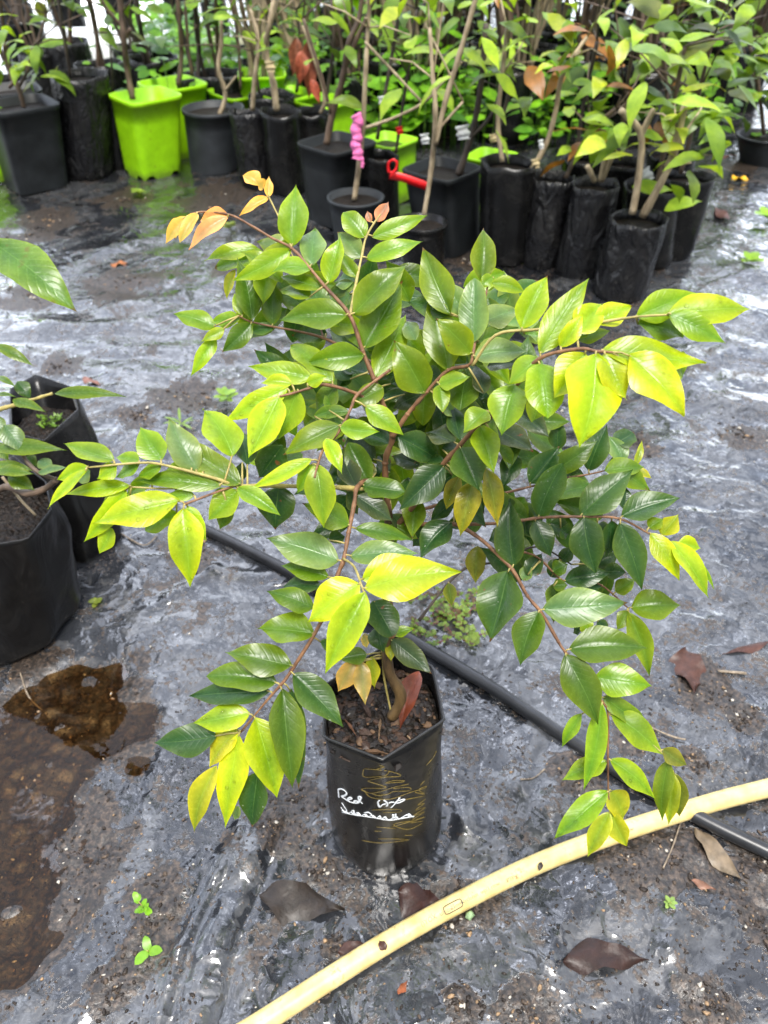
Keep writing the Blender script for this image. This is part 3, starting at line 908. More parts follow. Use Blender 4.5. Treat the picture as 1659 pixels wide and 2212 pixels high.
# tile -> rows (branch, base x, y, tip x, y, apparent width, colour, tip depth offset cm, drops)
LEAVES = {
'T1': [('A',170,360,70,492,80,'q',0,0),('A',190,350,120,470,50,'q',1,0),('A',245,332,148,486,62,'q',-.5,0),('A',418,345,255,372,105,'p',1,0),('A',415,350,196,530,80,'p',0,0),
 ('A',762,508,780,170,172,'g',0,0),('A',755,530,430,702,125,'g',.5,0),('A',868,638,645,642,98,'g',0,0),('A',960,710,1017,445,122,'y',-.5,0),('A',868,615,885,412,150,'u',3,0),
 ('A',930,740,690,665,92,'m',1.5,0),('A',1060,888,685,902,165,'m',-.5,0),('A',1095,880,1385,598,178,'m',-1,0),('A',1152,1068,1362,690,200,'m',1,0),('A',1152,1105,825,1150,150,'m',-1,0),
 ('A',1215,1230,1380,862,165,'g',2.5,0),('A',860,790,690,748,95,'m',2.5,0),('A',1258,1280,1083,1368,125,'m',-1,0),
 ('A5',572,522,275,577,90,'g',-.5,0),('A5',620,560,333,618,105,'g',0,0),('A5',745,520,570,490,120,'u',0,0),('A5',450,640,400,802,55,'yo',0,0),
 ('A3',542,915,465,570,138,'n',-1,0),('A3',655,940,650,670,118,'n',-.5,0),('A3',342,950,113,875,108,'g',0,0),('A3',480,905,313,922,88,'g',.5,0),('A3',392,960,265,1026,66,'y',-1,0),('A3',345,1003,208,1216,88,'y',0,0),
 ('A3',540,930,378,1088,118,'n',-.5,0),('A3',665,958,512,985,66,'D',.5,0),('A3',492,888,443,760,62,'g',1,0),('A3',950,985,760,1000,130,'D',2,0),
 ('A4',590,178,488,120,85,'q',0,0),('A4',600,200,560,150,60,'q',-1,0),('A4',630,245,635,128,50,'q',0,0),('A4',632,246,470,340,52,'q',0,0),
 ('A2',1155,465,1040,322,118,'g',0,0),('A2',1195,462,1502,335,102,'g',0,0),('A2',1163,577,1472,475,108,'g',0,0),('A2',1145,577,1005,430,120,'u',1.5,0),('A2',1115,682,1025,545,82,'m',.5,0),
 ('A2',1222,378,1285,268,72,'pk',0,0),('A2',1190,380,1170,318,40,'pk',.5,0),('A2',1110,715,945,780,85,'u',2.5,0),('A2',1080,770,990,850,85,'u',3.5,0),('A2',1110,690,985,700,115,'u',2,0),
 ('B',872,1226,518,1156,126,'g',0,0),('B',842,1258,950,1218,76,'y',-.5,0),('B',762,1262,590,1252,84,'y',.5,0),('B',740,1280,388,1466,132,'y',0,8),('B',690,1330,515,1657,192,'y',-1,10),('B',790,1290,688,1565,168,'g',.5,0),
 ('B',1002,1270,885,1432,118,'n',1,0),('B',985,1250,745,1038,124,'g',2.5,0),('Bp',1072,1412,870,1450,72,'n',1,0),
 ('K',1610,1190,1505,757,204,'m',0,0),('K',1480,1310,1310,1020,215,'m',-1,0),
 ('A3',1010,840,1100,770,60,'u',1,0),('A3',1130,1060,960,960,110,'u',2.5,0)],
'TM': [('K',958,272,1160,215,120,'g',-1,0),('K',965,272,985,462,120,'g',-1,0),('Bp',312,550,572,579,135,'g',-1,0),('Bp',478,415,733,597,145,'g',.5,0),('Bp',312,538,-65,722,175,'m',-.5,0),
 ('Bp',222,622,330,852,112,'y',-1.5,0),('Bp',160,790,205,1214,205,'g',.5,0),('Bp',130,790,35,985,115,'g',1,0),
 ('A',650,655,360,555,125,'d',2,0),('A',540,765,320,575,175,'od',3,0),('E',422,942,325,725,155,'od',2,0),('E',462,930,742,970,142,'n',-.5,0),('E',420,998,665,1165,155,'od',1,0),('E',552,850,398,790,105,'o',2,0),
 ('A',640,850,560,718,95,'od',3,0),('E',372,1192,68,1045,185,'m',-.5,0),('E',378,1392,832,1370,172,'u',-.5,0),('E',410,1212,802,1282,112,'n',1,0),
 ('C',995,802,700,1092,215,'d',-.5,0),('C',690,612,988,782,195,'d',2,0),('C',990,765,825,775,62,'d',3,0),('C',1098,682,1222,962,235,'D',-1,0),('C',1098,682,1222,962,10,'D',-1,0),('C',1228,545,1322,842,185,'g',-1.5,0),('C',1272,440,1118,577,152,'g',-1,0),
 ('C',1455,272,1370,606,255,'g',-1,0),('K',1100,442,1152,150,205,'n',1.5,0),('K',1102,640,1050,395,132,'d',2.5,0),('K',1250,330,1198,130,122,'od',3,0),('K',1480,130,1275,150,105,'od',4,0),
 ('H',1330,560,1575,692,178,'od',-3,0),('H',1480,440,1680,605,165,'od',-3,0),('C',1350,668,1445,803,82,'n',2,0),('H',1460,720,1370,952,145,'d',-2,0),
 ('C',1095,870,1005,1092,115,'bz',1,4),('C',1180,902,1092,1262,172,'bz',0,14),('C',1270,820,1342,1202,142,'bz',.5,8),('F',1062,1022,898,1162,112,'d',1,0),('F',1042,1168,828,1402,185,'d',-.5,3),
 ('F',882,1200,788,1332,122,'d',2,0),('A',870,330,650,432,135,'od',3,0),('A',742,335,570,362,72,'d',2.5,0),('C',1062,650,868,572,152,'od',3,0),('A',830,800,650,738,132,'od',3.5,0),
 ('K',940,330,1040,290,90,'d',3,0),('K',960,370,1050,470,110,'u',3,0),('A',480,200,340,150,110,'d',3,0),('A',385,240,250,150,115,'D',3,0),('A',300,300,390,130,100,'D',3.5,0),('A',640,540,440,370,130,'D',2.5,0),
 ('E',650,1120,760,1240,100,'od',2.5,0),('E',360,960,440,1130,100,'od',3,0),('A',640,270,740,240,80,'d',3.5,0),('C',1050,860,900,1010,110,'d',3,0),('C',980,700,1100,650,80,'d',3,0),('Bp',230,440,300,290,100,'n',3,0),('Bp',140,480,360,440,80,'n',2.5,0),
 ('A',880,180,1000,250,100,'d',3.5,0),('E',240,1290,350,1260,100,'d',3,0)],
'T2': [('K',302,430,180,134,145,'m',1,0),('K',435,292,452,44,112,'m',0,0),('K',492,265,428,312,62,'g',-.5,0),('K',366,432,268,270,115,'u',1.5,0),('K',405,552,405,266,128,'u',-.5,0),('K',392,600,240,445,134,'m',-1,0),
 ('K',405,612,642,590,118,'u',-.5,0),('K',420,548,605,480,102,'n',1,0),('K',440,462,602,402,112,'u',1.5,0),('C2',482,292,632,332,72,'g',1,0),('C2',612,490,728,252,134,'y',-.5,0),('C2',622,515,695,522,62,'g',1,0),
 ('C',690,600,912,260,135,'g',-.5,0),('C',692,618,553,732,112,'g',1,0),('C',780,572,880,424,84,'y',-.5,0),('C',890,600,752,796,180,'Y',.3,0),('C',935,602,880,1002,255,'Y',-1,4),('C',972,600,1070,802,134,'Y',-.5,0),
 ('C',960,585,1420,636,150,'Y',0,4),('C',1080,605,1336,862,184,'Y',-.3,4),('C',848,510,968,372,134,'y',2,0),('C',690,640,726,880,165,'g',-.8,0),
 ('C2',930,470,1100,384,112,'y',0,0),('C2',1110,440,1385,328,134,'g',.5,4),('C2',1248,430,1622,390,145,'y',0,10),('C2',1256,426,1506,552,112,'g',-1,0),('C2',1114,470,1328,520,112,'m',1.5,0),('C',1270,620,1322,702,84,'g',2,0),('C',1130,690,1295,742,62,'u',3,0),
 ('C2',900,520,760,470,90,'m',2,0),('C2',850,540,1000,500,70,'m',2.5,0),('K',300,430,110,370,100,'D',2.5,0),('K',150,540,100,450,80,'u',3,0)],
'T3': [('D',415,500,138,408,112,'g',0,0),('D',552,505,418,480,78,'g',.5,0),('D',672,500,555,318,165,'g',.5,0),('D',865,560,710,268,175,'u',1,0),('D',1062,480,900,213,196,'g',1.5,2),('D',1102,632,752,404,152,'m',-1,0),
 ('D',998,642,518,612,116,'m',-.5,0),('D',272,535,98,606,92,'y',0,0),('D',266,552,48,764,62,'y',-.5,0),('D',430,530,318,602,92,'y',.5,0),('D',548,530,425,592,78,'g',1,0),('D',668,530,545,590,82,'g',1,0),
 ('D3',502,640,138,682,92,'y',-.5,0),('D3',480,660,244,952,125,'y',0,0),('D3',505,690,315,805,132,'g',1,0),('D3',402,870,332,1012,98,'y',.5,0),('D2',772,720,288,836,184,'Y',-.5,14),('D2',790,760,822,1194,194,'Y',-.5,10),
 ('D2',812,750,918,942,94,'y',.5,6),('D',1086,664,922,828,154,'g',-.7,0),('D',1082,650,1322,802,104,'g',-.7,0),('D2',1030,740,990,882,88,'n',1.5,0),('D3',760,790,580,882,104,'g',1,0),('D3',622,620,478,692,94,'g',1,0),('D3',285,560,215,622,82,'u',1.5,0),
 ('D2',850,690,690,690,70,'g',1,0),('Bp',1490,495,1150,652,88,'y',-.7,0),('D',1140,530,1082,318,125,'d',3,0),('Bp',1332,420,1200,602,175,'d',3,0),('D',1312,640,1292,882,215,'d',2,0),('D',1112,510,1120,612,62,'d',3,0),('D',840,540,680,560,80,'g',1.5,0),
 ('D',900,560,1000,600,70,'m',1.5,0)],
'T4': [('E',988,482,650,374,175,'u',-.3,0),('E',942,560,713,500,98,'m',.3,0),('E',905,602,718,600,84,'d',1.5,0),('E',872,702,653,622,115,'n',0,0),('E',872,822,608,790,155,'m',0,0),('E',768,972,458,906,155,'n',-.5,0),
 ('E',698,1050,370,1018,128,'n',0,0),('E',665,1090,278,1106,132,'d',1.2,0),('E',775,1010,1012,1257,155,'D',-.7,0),('E',725,1080,776,1547,165,'n',-.7,2),('E',765,1080,800,1550,112,'d',1.5,0),('E',572,1195,308,1240,134,'y',-.5,10),
 ('E',598,1215,706,1592,195,'Y',-.7,4),('E',522,1290,440,1742,142,'Y',-.5,10),('E',518,1270,383,1446,112,'yo',1,2),('E',418,1440,308,1752,112,'yo',.5,2),('E',420,1300,122,1332,155,'d',0.8,3),('E',610,1470,574,1736,134,'d',2,0),('E',520,1630,505,1692,50,'u',2,0),
 ('E2',1108,612,1560,532,205,'Y',-.5,3),('E2',1098,570,1392,470,165,'Y',.8,0),('E2',1085,590,842,768,195,'Y',0,2),('E2',1112,630,923,1014,165,'Y',-.7,8),
 ('trunk',1150,670,1248,838,142,'d',-2.5,0),('trunk',1170,790,1195,910,112,'d',-1,0),('S',1062,950,985,1097,105,'t',-.5,6),('S',1092,950,1112,1157,88,'t',-1,6),('S',1142,930,1152,1082,72,'yo',0,0),('S',1120,920,988,942,84,'n',-.5,0),
 ('trunk',1232,850,1422,1012,115,'od',-1.5,0),('trunk',1240,832,1342,798,52,'g',0,0),('trunk',1240,860,1230,952,62,'yo',-.5,0),('S',1100,830,1122,892,42,'t',0,0),('E',1060,760,1000,730,70,'n',2,0),('E',900,860,1000,900,60,'D',2,0)],
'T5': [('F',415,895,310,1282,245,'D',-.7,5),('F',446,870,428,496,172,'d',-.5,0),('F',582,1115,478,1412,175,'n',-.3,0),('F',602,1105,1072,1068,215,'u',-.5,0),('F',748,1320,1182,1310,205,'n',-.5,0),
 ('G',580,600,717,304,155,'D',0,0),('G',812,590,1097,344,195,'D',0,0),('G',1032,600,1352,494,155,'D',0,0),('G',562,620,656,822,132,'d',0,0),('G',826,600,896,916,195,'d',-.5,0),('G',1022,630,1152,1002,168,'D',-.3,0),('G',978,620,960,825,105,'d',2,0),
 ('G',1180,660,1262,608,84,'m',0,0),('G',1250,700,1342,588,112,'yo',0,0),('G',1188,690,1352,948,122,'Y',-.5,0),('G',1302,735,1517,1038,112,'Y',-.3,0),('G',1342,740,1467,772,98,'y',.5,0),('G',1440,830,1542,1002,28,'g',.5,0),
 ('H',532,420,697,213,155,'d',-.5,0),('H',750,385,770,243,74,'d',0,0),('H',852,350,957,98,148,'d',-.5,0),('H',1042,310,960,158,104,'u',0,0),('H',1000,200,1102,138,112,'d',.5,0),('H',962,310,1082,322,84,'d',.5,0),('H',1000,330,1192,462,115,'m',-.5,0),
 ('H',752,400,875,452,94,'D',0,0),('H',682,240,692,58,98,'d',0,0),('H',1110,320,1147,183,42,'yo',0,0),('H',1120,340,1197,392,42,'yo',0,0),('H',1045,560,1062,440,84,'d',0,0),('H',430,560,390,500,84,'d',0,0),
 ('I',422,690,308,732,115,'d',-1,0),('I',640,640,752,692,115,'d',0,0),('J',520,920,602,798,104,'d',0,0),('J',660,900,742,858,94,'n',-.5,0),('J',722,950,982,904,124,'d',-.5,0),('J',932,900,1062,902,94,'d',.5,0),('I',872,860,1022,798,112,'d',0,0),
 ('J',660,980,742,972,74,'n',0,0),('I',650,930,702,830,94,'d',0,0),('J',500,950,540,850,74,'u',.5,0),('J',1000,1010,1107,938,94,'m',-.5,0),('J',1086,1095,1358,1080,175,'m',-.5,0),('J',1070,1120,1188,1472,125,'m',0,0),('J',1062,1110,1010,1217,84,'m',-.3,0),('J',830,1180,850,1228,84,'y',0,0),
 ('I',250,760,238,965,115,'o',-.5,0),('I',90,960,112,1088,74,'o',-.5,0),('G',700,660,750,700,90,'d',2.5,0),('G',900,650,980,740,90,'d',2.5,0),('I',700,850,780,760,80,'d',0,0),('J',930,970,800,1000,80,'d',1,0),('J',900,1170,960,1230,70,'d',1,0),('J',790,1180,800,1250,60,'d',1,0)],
'T6': [('F',575,375,757,757,198,'n',-.7,2),('F',735,495,1043,542,184,'g',-.7,0),('F',780,600,1022,762,104,'m',1,0),('F',826,690,1108,918,155,'g',-.5,0),('F',772,632,668,1112,112,'g',-.7,0),('F',665,690,550,872,72,'g',1,0),('F',800,945,560,1045,115,'g',.5,0),
 ('F',816,935,1067,1147,115,'g',-.3,6),('F',806,1105,508,1367,134,'g',0,8),('F',822,1100,895,1262,134,'yo',1,3),('F',815,1215,695,1462,108,'yo',-.3,5),('F',820,1215,908,1402,118,'yo',.3,0),('F2',1095,880,1227,967,94,'o',0,0),('F2',1130,935,1085,1272,104,'m',.5,0),
 ('F2',1148,1005,1126,1288,104,'yo',-.5,0),('F2',1156,1005,1188,1248,118,'o',.5,0)],
}
leaf_jobs = []
sd_ = 0
for tile, rows in LEAVES.items():
    for (k, bx, by, tx, ty, wd, cc, off, drops) in rows:
        if wd < 12:
            continue
        sd_ += 1
        b2, t2 = tv(tile, bx, by), tv(tile, tx, ty)
        nx_, ny_, dep = branch_at(k, *b2)
        rg = random.Random(sd_)
        if cc in 'd od' and k in ('A', 'E', 'C', 'K', 'B', 'Bp', 'F', 'G', 'H', 'I', 'J', 'D'):
            pass
        bd = dep + off * .0035
        td = dep + off * .01 + rg.uniform(-.004, .004)
        pb, pt_ = P(b2[0], b2[1], bd), P(t2[0], t2[1], td)
        view = (CAM - (pb + pt_) / 2).normalized()
        tiltup = rg.uniform(.25, .6)
        nrm = view * (1 - tiltup) + Vector((0, 0, 1)) * tiltup + Vector((rg.uniform(-.35, .35), rg.uniform(-.2, .2), 0))
        ax = (pt_ - pb).normalized()
        nn = (nrm - ax * nrm.dot(ax)).normalized()
        vv = (view - ax * view.dot(ax)).normalized()
        cosr = max(.55, abs(nn.dot(vv)))
        hw = tw(tile, wd) / 2 * ((bd + td) / 2) / FPX / cosr * .99
        area = hw * (pt_ - pb).length
        leaf_jobs.append((area, k, pb, pt_, hw, nrm, cc, drops, sd_, P(nx_, ny_, dep)))
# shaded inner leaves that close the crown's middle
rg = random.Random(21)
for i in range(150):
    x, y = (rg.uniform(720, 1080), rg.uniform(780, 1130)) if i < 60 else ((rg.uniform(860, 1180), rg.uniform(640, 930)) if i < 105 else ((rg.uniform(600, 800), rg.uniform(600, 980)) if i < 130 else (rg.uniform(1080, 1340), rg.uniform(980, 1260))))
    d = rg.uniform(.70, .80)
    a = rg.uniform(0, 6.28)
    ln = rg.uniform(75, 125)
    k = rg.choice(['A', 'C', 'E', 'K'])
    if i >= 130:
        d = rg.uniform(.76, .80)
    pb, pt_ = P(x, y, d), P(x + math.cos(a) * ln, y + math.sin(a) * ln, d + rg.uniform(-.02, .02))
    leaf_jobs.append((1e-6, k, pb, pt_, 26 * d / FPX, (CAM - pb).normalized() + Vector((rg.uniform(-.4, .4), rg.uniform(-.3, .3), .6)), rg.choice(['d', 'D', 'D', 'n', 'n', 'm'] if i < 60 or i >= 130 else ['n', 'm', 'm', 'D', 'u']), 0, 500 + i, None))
rg = random.Random(33)
for i in range(46):
    x, y = ((rg.uniform(560, 720), rg.uniform(520, 700)) if i < 12 else ((rg.uniform(720, 870), rg.uniform(560, 800)) if i < 24 else ((rg.uniform(560, 760), rg.uniform(820, 1010)) if i < 36 else (rg.uniform(880, 1060), rg.uniform(620, 800)))))
    d = rg.uniform(.67, .73)
    a = rg.uniform(0, 6.28)
    ln = rg.uniform(80, 125)
    pb, pt_ = P(x, y, d), P(x + math.cos(a) * ln, y + math.sin(a) * ln, d + rg.uniform(-.02, .02))
    leaf_jobs.append((1e-6, 'A', pb, pt_, 27 * d / FPX, (CAM - pb).normalized() + Vector((rg.uniform(-.4, .4), rg.uniform(-.3, .3), .6)), rg.choice(['m', 'g', 'n', 'u', 'm', 'D']), 0, 700 + i, None))
leaf_jobs.sort(key=lambda j: -j[0])
rest = MB()
for i, (area, k, pb, pt_, hw, nrm, cc, drops, sd_, node) in enumerate(leaf_jobs):
    mb_ = MB() if i < 100 else rest
    rg = random.Random(sd_ * 7 + 1)
    f = rg.uniform(.88, 1.14)
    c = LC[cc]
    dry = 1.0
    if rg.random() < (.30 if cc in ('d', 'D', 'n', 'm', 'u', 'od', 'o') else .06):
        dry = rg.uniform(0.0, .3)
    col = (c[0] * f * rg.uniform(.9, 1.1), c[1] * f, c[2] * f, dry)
    young = cc in ('p', 'q', 'pk')
    add_leaf(mb_, pb, pt_, hw, nrm, col, fold=rg.uniform(.18, .58) if not young else .7, arch=rg.uniform(-.01, .07), wave=rg.uniform(.05, .16), seed=sd_, drops=drops,
             us=[0, .02, .05, .1, .16, .23, .31, .4, .5, .6, .69, .77, .84, .9, .95, .98, 1.0], side=rg.uniform(-.035, .035), curl=rg.uniform(0, .25), nv=4,
             prof=ROUND if (sd_ % 17 == 3) else WPROF)
    if node is not None and (node - pb).length < .03:
        mid = (node + pb) / 2 + Vector((0, 0, .0008))
        tube(mb_, [(node, .0009), (mid, .0008), (pb + (pt_ - pb) * .03, .0007)], 5, 1)
    if i < 100:
        mb_.build('leaf', [M_LEAF, M_GREENTWIG, M_DROP], BOBJ[k])
fo = rest.build('foliage', [M_LEAF, M_GREENTWIG, M_DROP], hero)
fo['kind'] = 'stuff'

# ------------------------------------------------------------------ litter helper
def clod(mb, p, r, rg, col=(.5, .5, .5, 1), mi=0, flat=.7):
    base = len(mb.v)
    n = rg.choice([5, 6, 7])
    rings = [(.0, -.5), (.8, -.25), (1.0, .1), (.65, .55), (0, .75)]
    rot = rg.uniform(0, 6.28)
    st = rg.uniform(.7, 2.2)
    for rad, h in rings:
        if rad == 0:
            mb.v.append(p + Vector((0, 0, h * r * flat)))
        else:
            for s in range(n):
                a = rot + 2 * math.pi * s / n
                q = rad * r * rg.uniform(.5, 1.3)
                x, y = math.cos(a) * q * st, math.sin(a) * q
                mb.v.append(p + Vector((x * math.cos(rot) - y * math.sin(rot), x * math.sin(rot) + y * math.cos(rot), h * r * flat * rg.uniform(.8, 1.2))))
    for s in range(n):
        mb.face([base, base + 1 + (s + 1) % n, base + 1 + s], mi, None, col)
        for k in (0, 1):
            a, b = base + 1 + k * n + s, base + 1 + k * n + (s + 1) % n
            mb.face([a, b, b + n, a + n], mi, None, col)
        top = base + 1 + 3 * n
        mb.face([base + 1 + 2 * n + s, base + 1 + 2 * n + (s + 1) % n, top], mi, None, col)
def attr_material(name, rough=.6, bump=.5, scale=120, spec=.5, coat=0.0):
    m, n, b, out = new_mat(name)
    at = nd(n, 'ShaderNodeAttribute', attribute_name='col')
    t = ntex(n, scale, 6)
    n.links.new(mixc(n, .8, at.outputs['Color'], ramp(n, t.outputs['Fac'], [(0.3, (.5, .5, .5)), (0.7, (1.5, 1.45, 1.4))]).outputs[0], 'MULTIPLY'), b.inputs['Base Color'])
    b.inputs['Roughness'].default_value = rough
    b.inputs['Specular IOR Level'].default_value = spec
    b.inputs['Coat Weight'].default_value = coat
    b.inputs['Coat Roughness'].default_value = .15
    bp = nd(n, 'ShaderNodeBump', {'Strength': bump, 'Distance': .002})
    n.links.new(t.outputs['Fac'], bp.inputs['Height'])
    n.links.new(bp.outputs[0], b.inputs['Normal'])
    return m
M_CLOD = attr_material('wet_clods', .6, .7, 150, spec=.3, coat=.08)
M_DEAD = attr_material('dead_leaf', .45, 1.0, 70, spec=.3, coat=.05)
def gz(px, py):
    p = G(px, py)
    return Vector((p.x, p.y, ground_h(p.x, p.y)[0]))

# soil lumps and bark chips in the hero bag (they belong to the soil)
rg = random.Random(5)
cb = MB()
for i in range(420):
    a, q = rg.uniform(0, 6.28), math.sqrt(rg.random()) * .93
    r = hrr[int(a / 6.2832 * 72) % 72] * q
    x, y = hc.x + math.cos(a) * r, hc.y + math.sin(a) * r
    s = rg.choice([.0018, .0025, .003, .004, .0055])
    k = rg.random()
    c = (.012, .009, .008) if k < .6 else ((.04, .022, .014) if k < .9 else (.11, .065, .035))
    clod(cb, Vector((x, y, RIMZ - .029 + rg.uniform(-.001, .002))), s, rg, (*c, 1))
def chip(mb, px, py, qx, qy, z, w, col, tile='V'):
    a, b = G(px, py, z), G(qx, qy, z)
    tube(mb, smooth_path([(a, w * .5), (a.lerp(b, .5) + Vector((0, 0, w * .8)), w), (b, w * .4)], 4), 6, 0, (*col, 1), knob=1.2, flat=.5)
zc = RIMZ - .024
chip(cb, 745, 1555, 770, 1590, zc, .003, (.12, .06, .035))
chip(cb, 822, 1555, 818, 1600, zc, .003, (.13, .085, .05))
chip(cb, 790, 1625, 840, 1630, zc, .0045, (.10, .06, .035))
chip(cb, 880, 1590, 890, 1605, zc, .003, (.38, .26, .16))
chip(cb, 780, 1520, 800, 1550, zc, .006, (.045, .03, .025))
cb.build('bark_chip', M_CLOD, hero_soil, smooth=False)
# brown leaf lying on the soil
lb = MB()
add_leaf(lb, G(905, 1450, RIMZ + .004), G(862, 1572, RIMZ - .02), .012, Vector((-.3, -.5, .8)), (.12, .028, .012, 1), fold=.7, arch=.08, seed=3, nv=4, curl=.3)
o = lb.build('dead_leaf', M_DEAD)
set_origin(o, G(880, 1510, RIMZ - .02))
tag(o, 'folded red-brown dead leaf lying on the soil in the handwritten bag', 'dead leaf', 'dead leaves')

# ------------------------------------------------------------------ hoses
def hose(name, pts, r, mat, label, cat, extra=None):
    b = MB()
    path = []
    for x, y in pts:
        p = G(x, y, r)
        path.append((Vector((p.x, p.y, r + .001)), r))
    sp = smooth_path(path, 14)
    tube(b, sp, 20)
    root = empty(name, (sp[len(sp) // 2][0].x, sp[len(sp) // 2][0].y, 0), label, cat)
    b.build('tube', mat, root)
    return sp, root
def hose_material():
    m, n, b, out = new_mat('yellow_hose')
    t = ntex(n, 45, 5)
    f = ntex(n, 220, 4)
    c = ramp(n, t.outputs['Fac'], [(0.3, (.54, .40, .14)), (0.6, (.74, .60, .26))]).outputs[0]
    d = mathn(n, 'MULTIPLY', ramp(n, t.outputs['Fac'], [(0.56, (0, 0, 0)), (0.7, (1, 1, 1))]).outputs[0], ramp(n, f.outputs['Fac'], [(0.45, (0, 0, 0)), (0.6, (1, 1, 1))]).outputs[0])
    c = mixc(n, mathn(n, 'MULTIPLY', d, .85), c, (.20, .115, .035))
    sp = ramp(n, f.outputs['Fac'], [(0.70, (0, 0, 0)), (0.73, (1, 1, 1))])
    c = mixc(n, mathn(n, 'MULTIPLY', sp.outputs[0], .7), c, (.10, .06, .03))
    n.links.new(c, b.inputs['Base Color'])
    b.inputs['Roughness'].default_value = .4
    bp = nd(n, 'ShaderNodeBump', {'Strength': .15, 'Distance': .001})
    n.links.new(f.outputs['Fac'], bp.inputs['Height'])
    n.links.new(bp.outputs[0], b.inputs['Normal'])
    return m
M_HOSE = hose_material()
M_PIPE = simple('black_pipe', (.018, .019, .021), .3, .4, 30, .1)
HR = .0122
hsp, hose_root = hose('garden_hose', [(-150, 2700), (250, 2400), (545, 2222), (700, 2122), (850, 2028), (1000, 1945), (1150, 1871), (1300, 1812), (1430, 1768), (1550, 1731), (1670, 1700), (1900, 1640), (2300, 1560), (2800, 1500)], HR, M_HOSE,
                      'yellow garden hose lying across the wet sheet in front of the bag', 'hose')
psp, pipe_root = hose('irrigation_pipe', [(-500, 760), (-200, 880), (120, 1020), (300, 1085), (440, 1143), (600, 1222), (760, 1310), (905, 1392), (1050, 1478), (1150, 1545), (1270, 1625), (1400, 1705), (1520, 1772), (1659, 1840), (1850, 1930), (2300, 2180)], .0098, M_PIPE,
                      'black irrigation pipe running behind the bag and under the hose', 'pipe')
# pipe ducks under the hose: it is thinner and lies lower; printed marks wrap round the hose
def hose_point(px, py):
    return min(range(len(hsp)), key=lambda i: (hsp[i][0] - G(px, py, HR)).length)
def hose_text(body, px, py, size, mat, name, up=.62):
    cu = bpy.data.curves.new('print', 'FONT')
    cu.body = body
    cu.size = 1.0
    cu.resolution_u = 2
    to = bpy.data.objects.new('print', cu)
    COL.objects.link(to)
    dg = bpy.context.evaluated_depsgraph_get()
    me = bpy.data.meshes.new_from_object(to.evaluated_get(dg))
    bpy.data.objects.remove(to)
    i0 = hose_point(px, py)
    # arc length table
    pts = [p for p, r in hsp]
    verts = []
    for v in me.vertices:
        s = v.co.x * size
        i = i0
        while i < len(pts) - 2 and s > (pts[i + 1] - pts[i]).length:
            s -= (pts[i + 1] - pts[i]).length
            i += 1
        t = (pts[i + 1] - pts[i]).normalized()
        p = pts[i] + t * s
        side = Vector((t.y, -t.x, 0))      # towards the camera
        ang = up - (v.co.y - .35) * size / HR * -1.0
        verts.append(p + side * (math.cos(ang) * (HR + .0004)) + Vector((0, 0, 1)) * (math.sin(ang) * (HR + .0004)))
    fs = [tuple(p.vertices) for p in me.polygons]
    m2 = bpy.data.meshes.new(name)
    m2.from_pydata([tuple(v) for v in verts], [], fs)
    m2.materials.append(mat)
    o = bpy.data.objects.new(name, m2)
    COL.objects.link(o)
    o.parent = hose_root
    o.matrix_parent_inverse = Matrix.Translation(-hose_root.location)
    bpy.data.meshes.remove(me)
    return o
M_PRINT = simple('faded_print', (.15, .12, .06), .5, .2, 200, 0)
M_PRINTD = simple('dark_print', (.05, .045, .03), .5, .2, 200, 0)
hose_text('()YOX  uhiox', 914, 2012, .0078, M_PRINT, 'printed_lettering', 1.15)
hose_text('25mm', 971, 1978, .0062, M_PRINTD, 'printed_lettering', 1.15)
hose_text('Nyclohm  wp/1 rmw     grpp', 1000, 1962, .0066, M_PRINT, 'printed_lettering', 1.15)
hose_text('Nyclohm  wp/1 rmw', 1285, 1826, .0066, M_PRINT, 'printed_lettering', 1.15)
def hose_box(px, py, ln, name):
    """rounded outline printed round the size mark"""
    b = MB()
    i = hose_point(px, py)
    t = (hsp[i + 1][0] - hsp[i][0]).normalized()
    side = Vector((t.y, -t.x, 0))
    loop = []
    for q in range(25):
        a = 2 * math.pi * q / 24
        cx, cy = abs(math.cos(a)) ** .4 * math.copysign(1, math.cos(a)), abs(math.sin(a)) ** .4 * math.copysign(1, math.sin(a))
        ang = 1.15 + cy * .0052 / HR * .9
        loop.append((hsp[i][0] + t * (cx * ln + ln * .85) + side * math.cos(ang) * (HR + .0003) + Vector((0, 0, 1)) * math.sin(ang) * (HR + .0003), .0006))
    tube(b, loop, 5, cap=False)
    o = b.build(name, M_PRINTD, hose_root)
hose_box(968, 1979, .0125, 'printed_frame')
# leaf bits stuck to the hose
for (x, y, x2, y2, wd, c, lab) in [(833, 2052, 818, 2030, .005, (.05, .02, .012), 'brown leaf scrap stuck on the yellow hose below the bag'),
                                 (1170, 1862, 1164, 1882, .0032, (.02, .014, .01), 'black leaf scrap stuck on the hose beside the drooping branch')]:
    b = MB()
    z = HR * 2 + .0025
    add_leaf(b, G(x, y, z), G(x2, y2, z - .002), wd, Vector((0, -.3, 1)), (*c, 1), seed=int(x), wave=.3)
    o = b.build('leaf_scrap', M_DEAD)
    set_origin(o, G(x, y, z))
    tag(o, lab, 'leaf scrap')
b = MB()
clod(b, G(1012, 1966, .0165) + Vector((0, -.006, 0)), .0052, random.Random(2), (.20, .30, .15, 1), flat=.5)
o = b.build('lichen_bit', M_CLOD)
set_origin(o, G(1012, 1966, .0165))
tag(o, 'pale green seed pod fragment stuck to the yellow hose', 'plant bit')

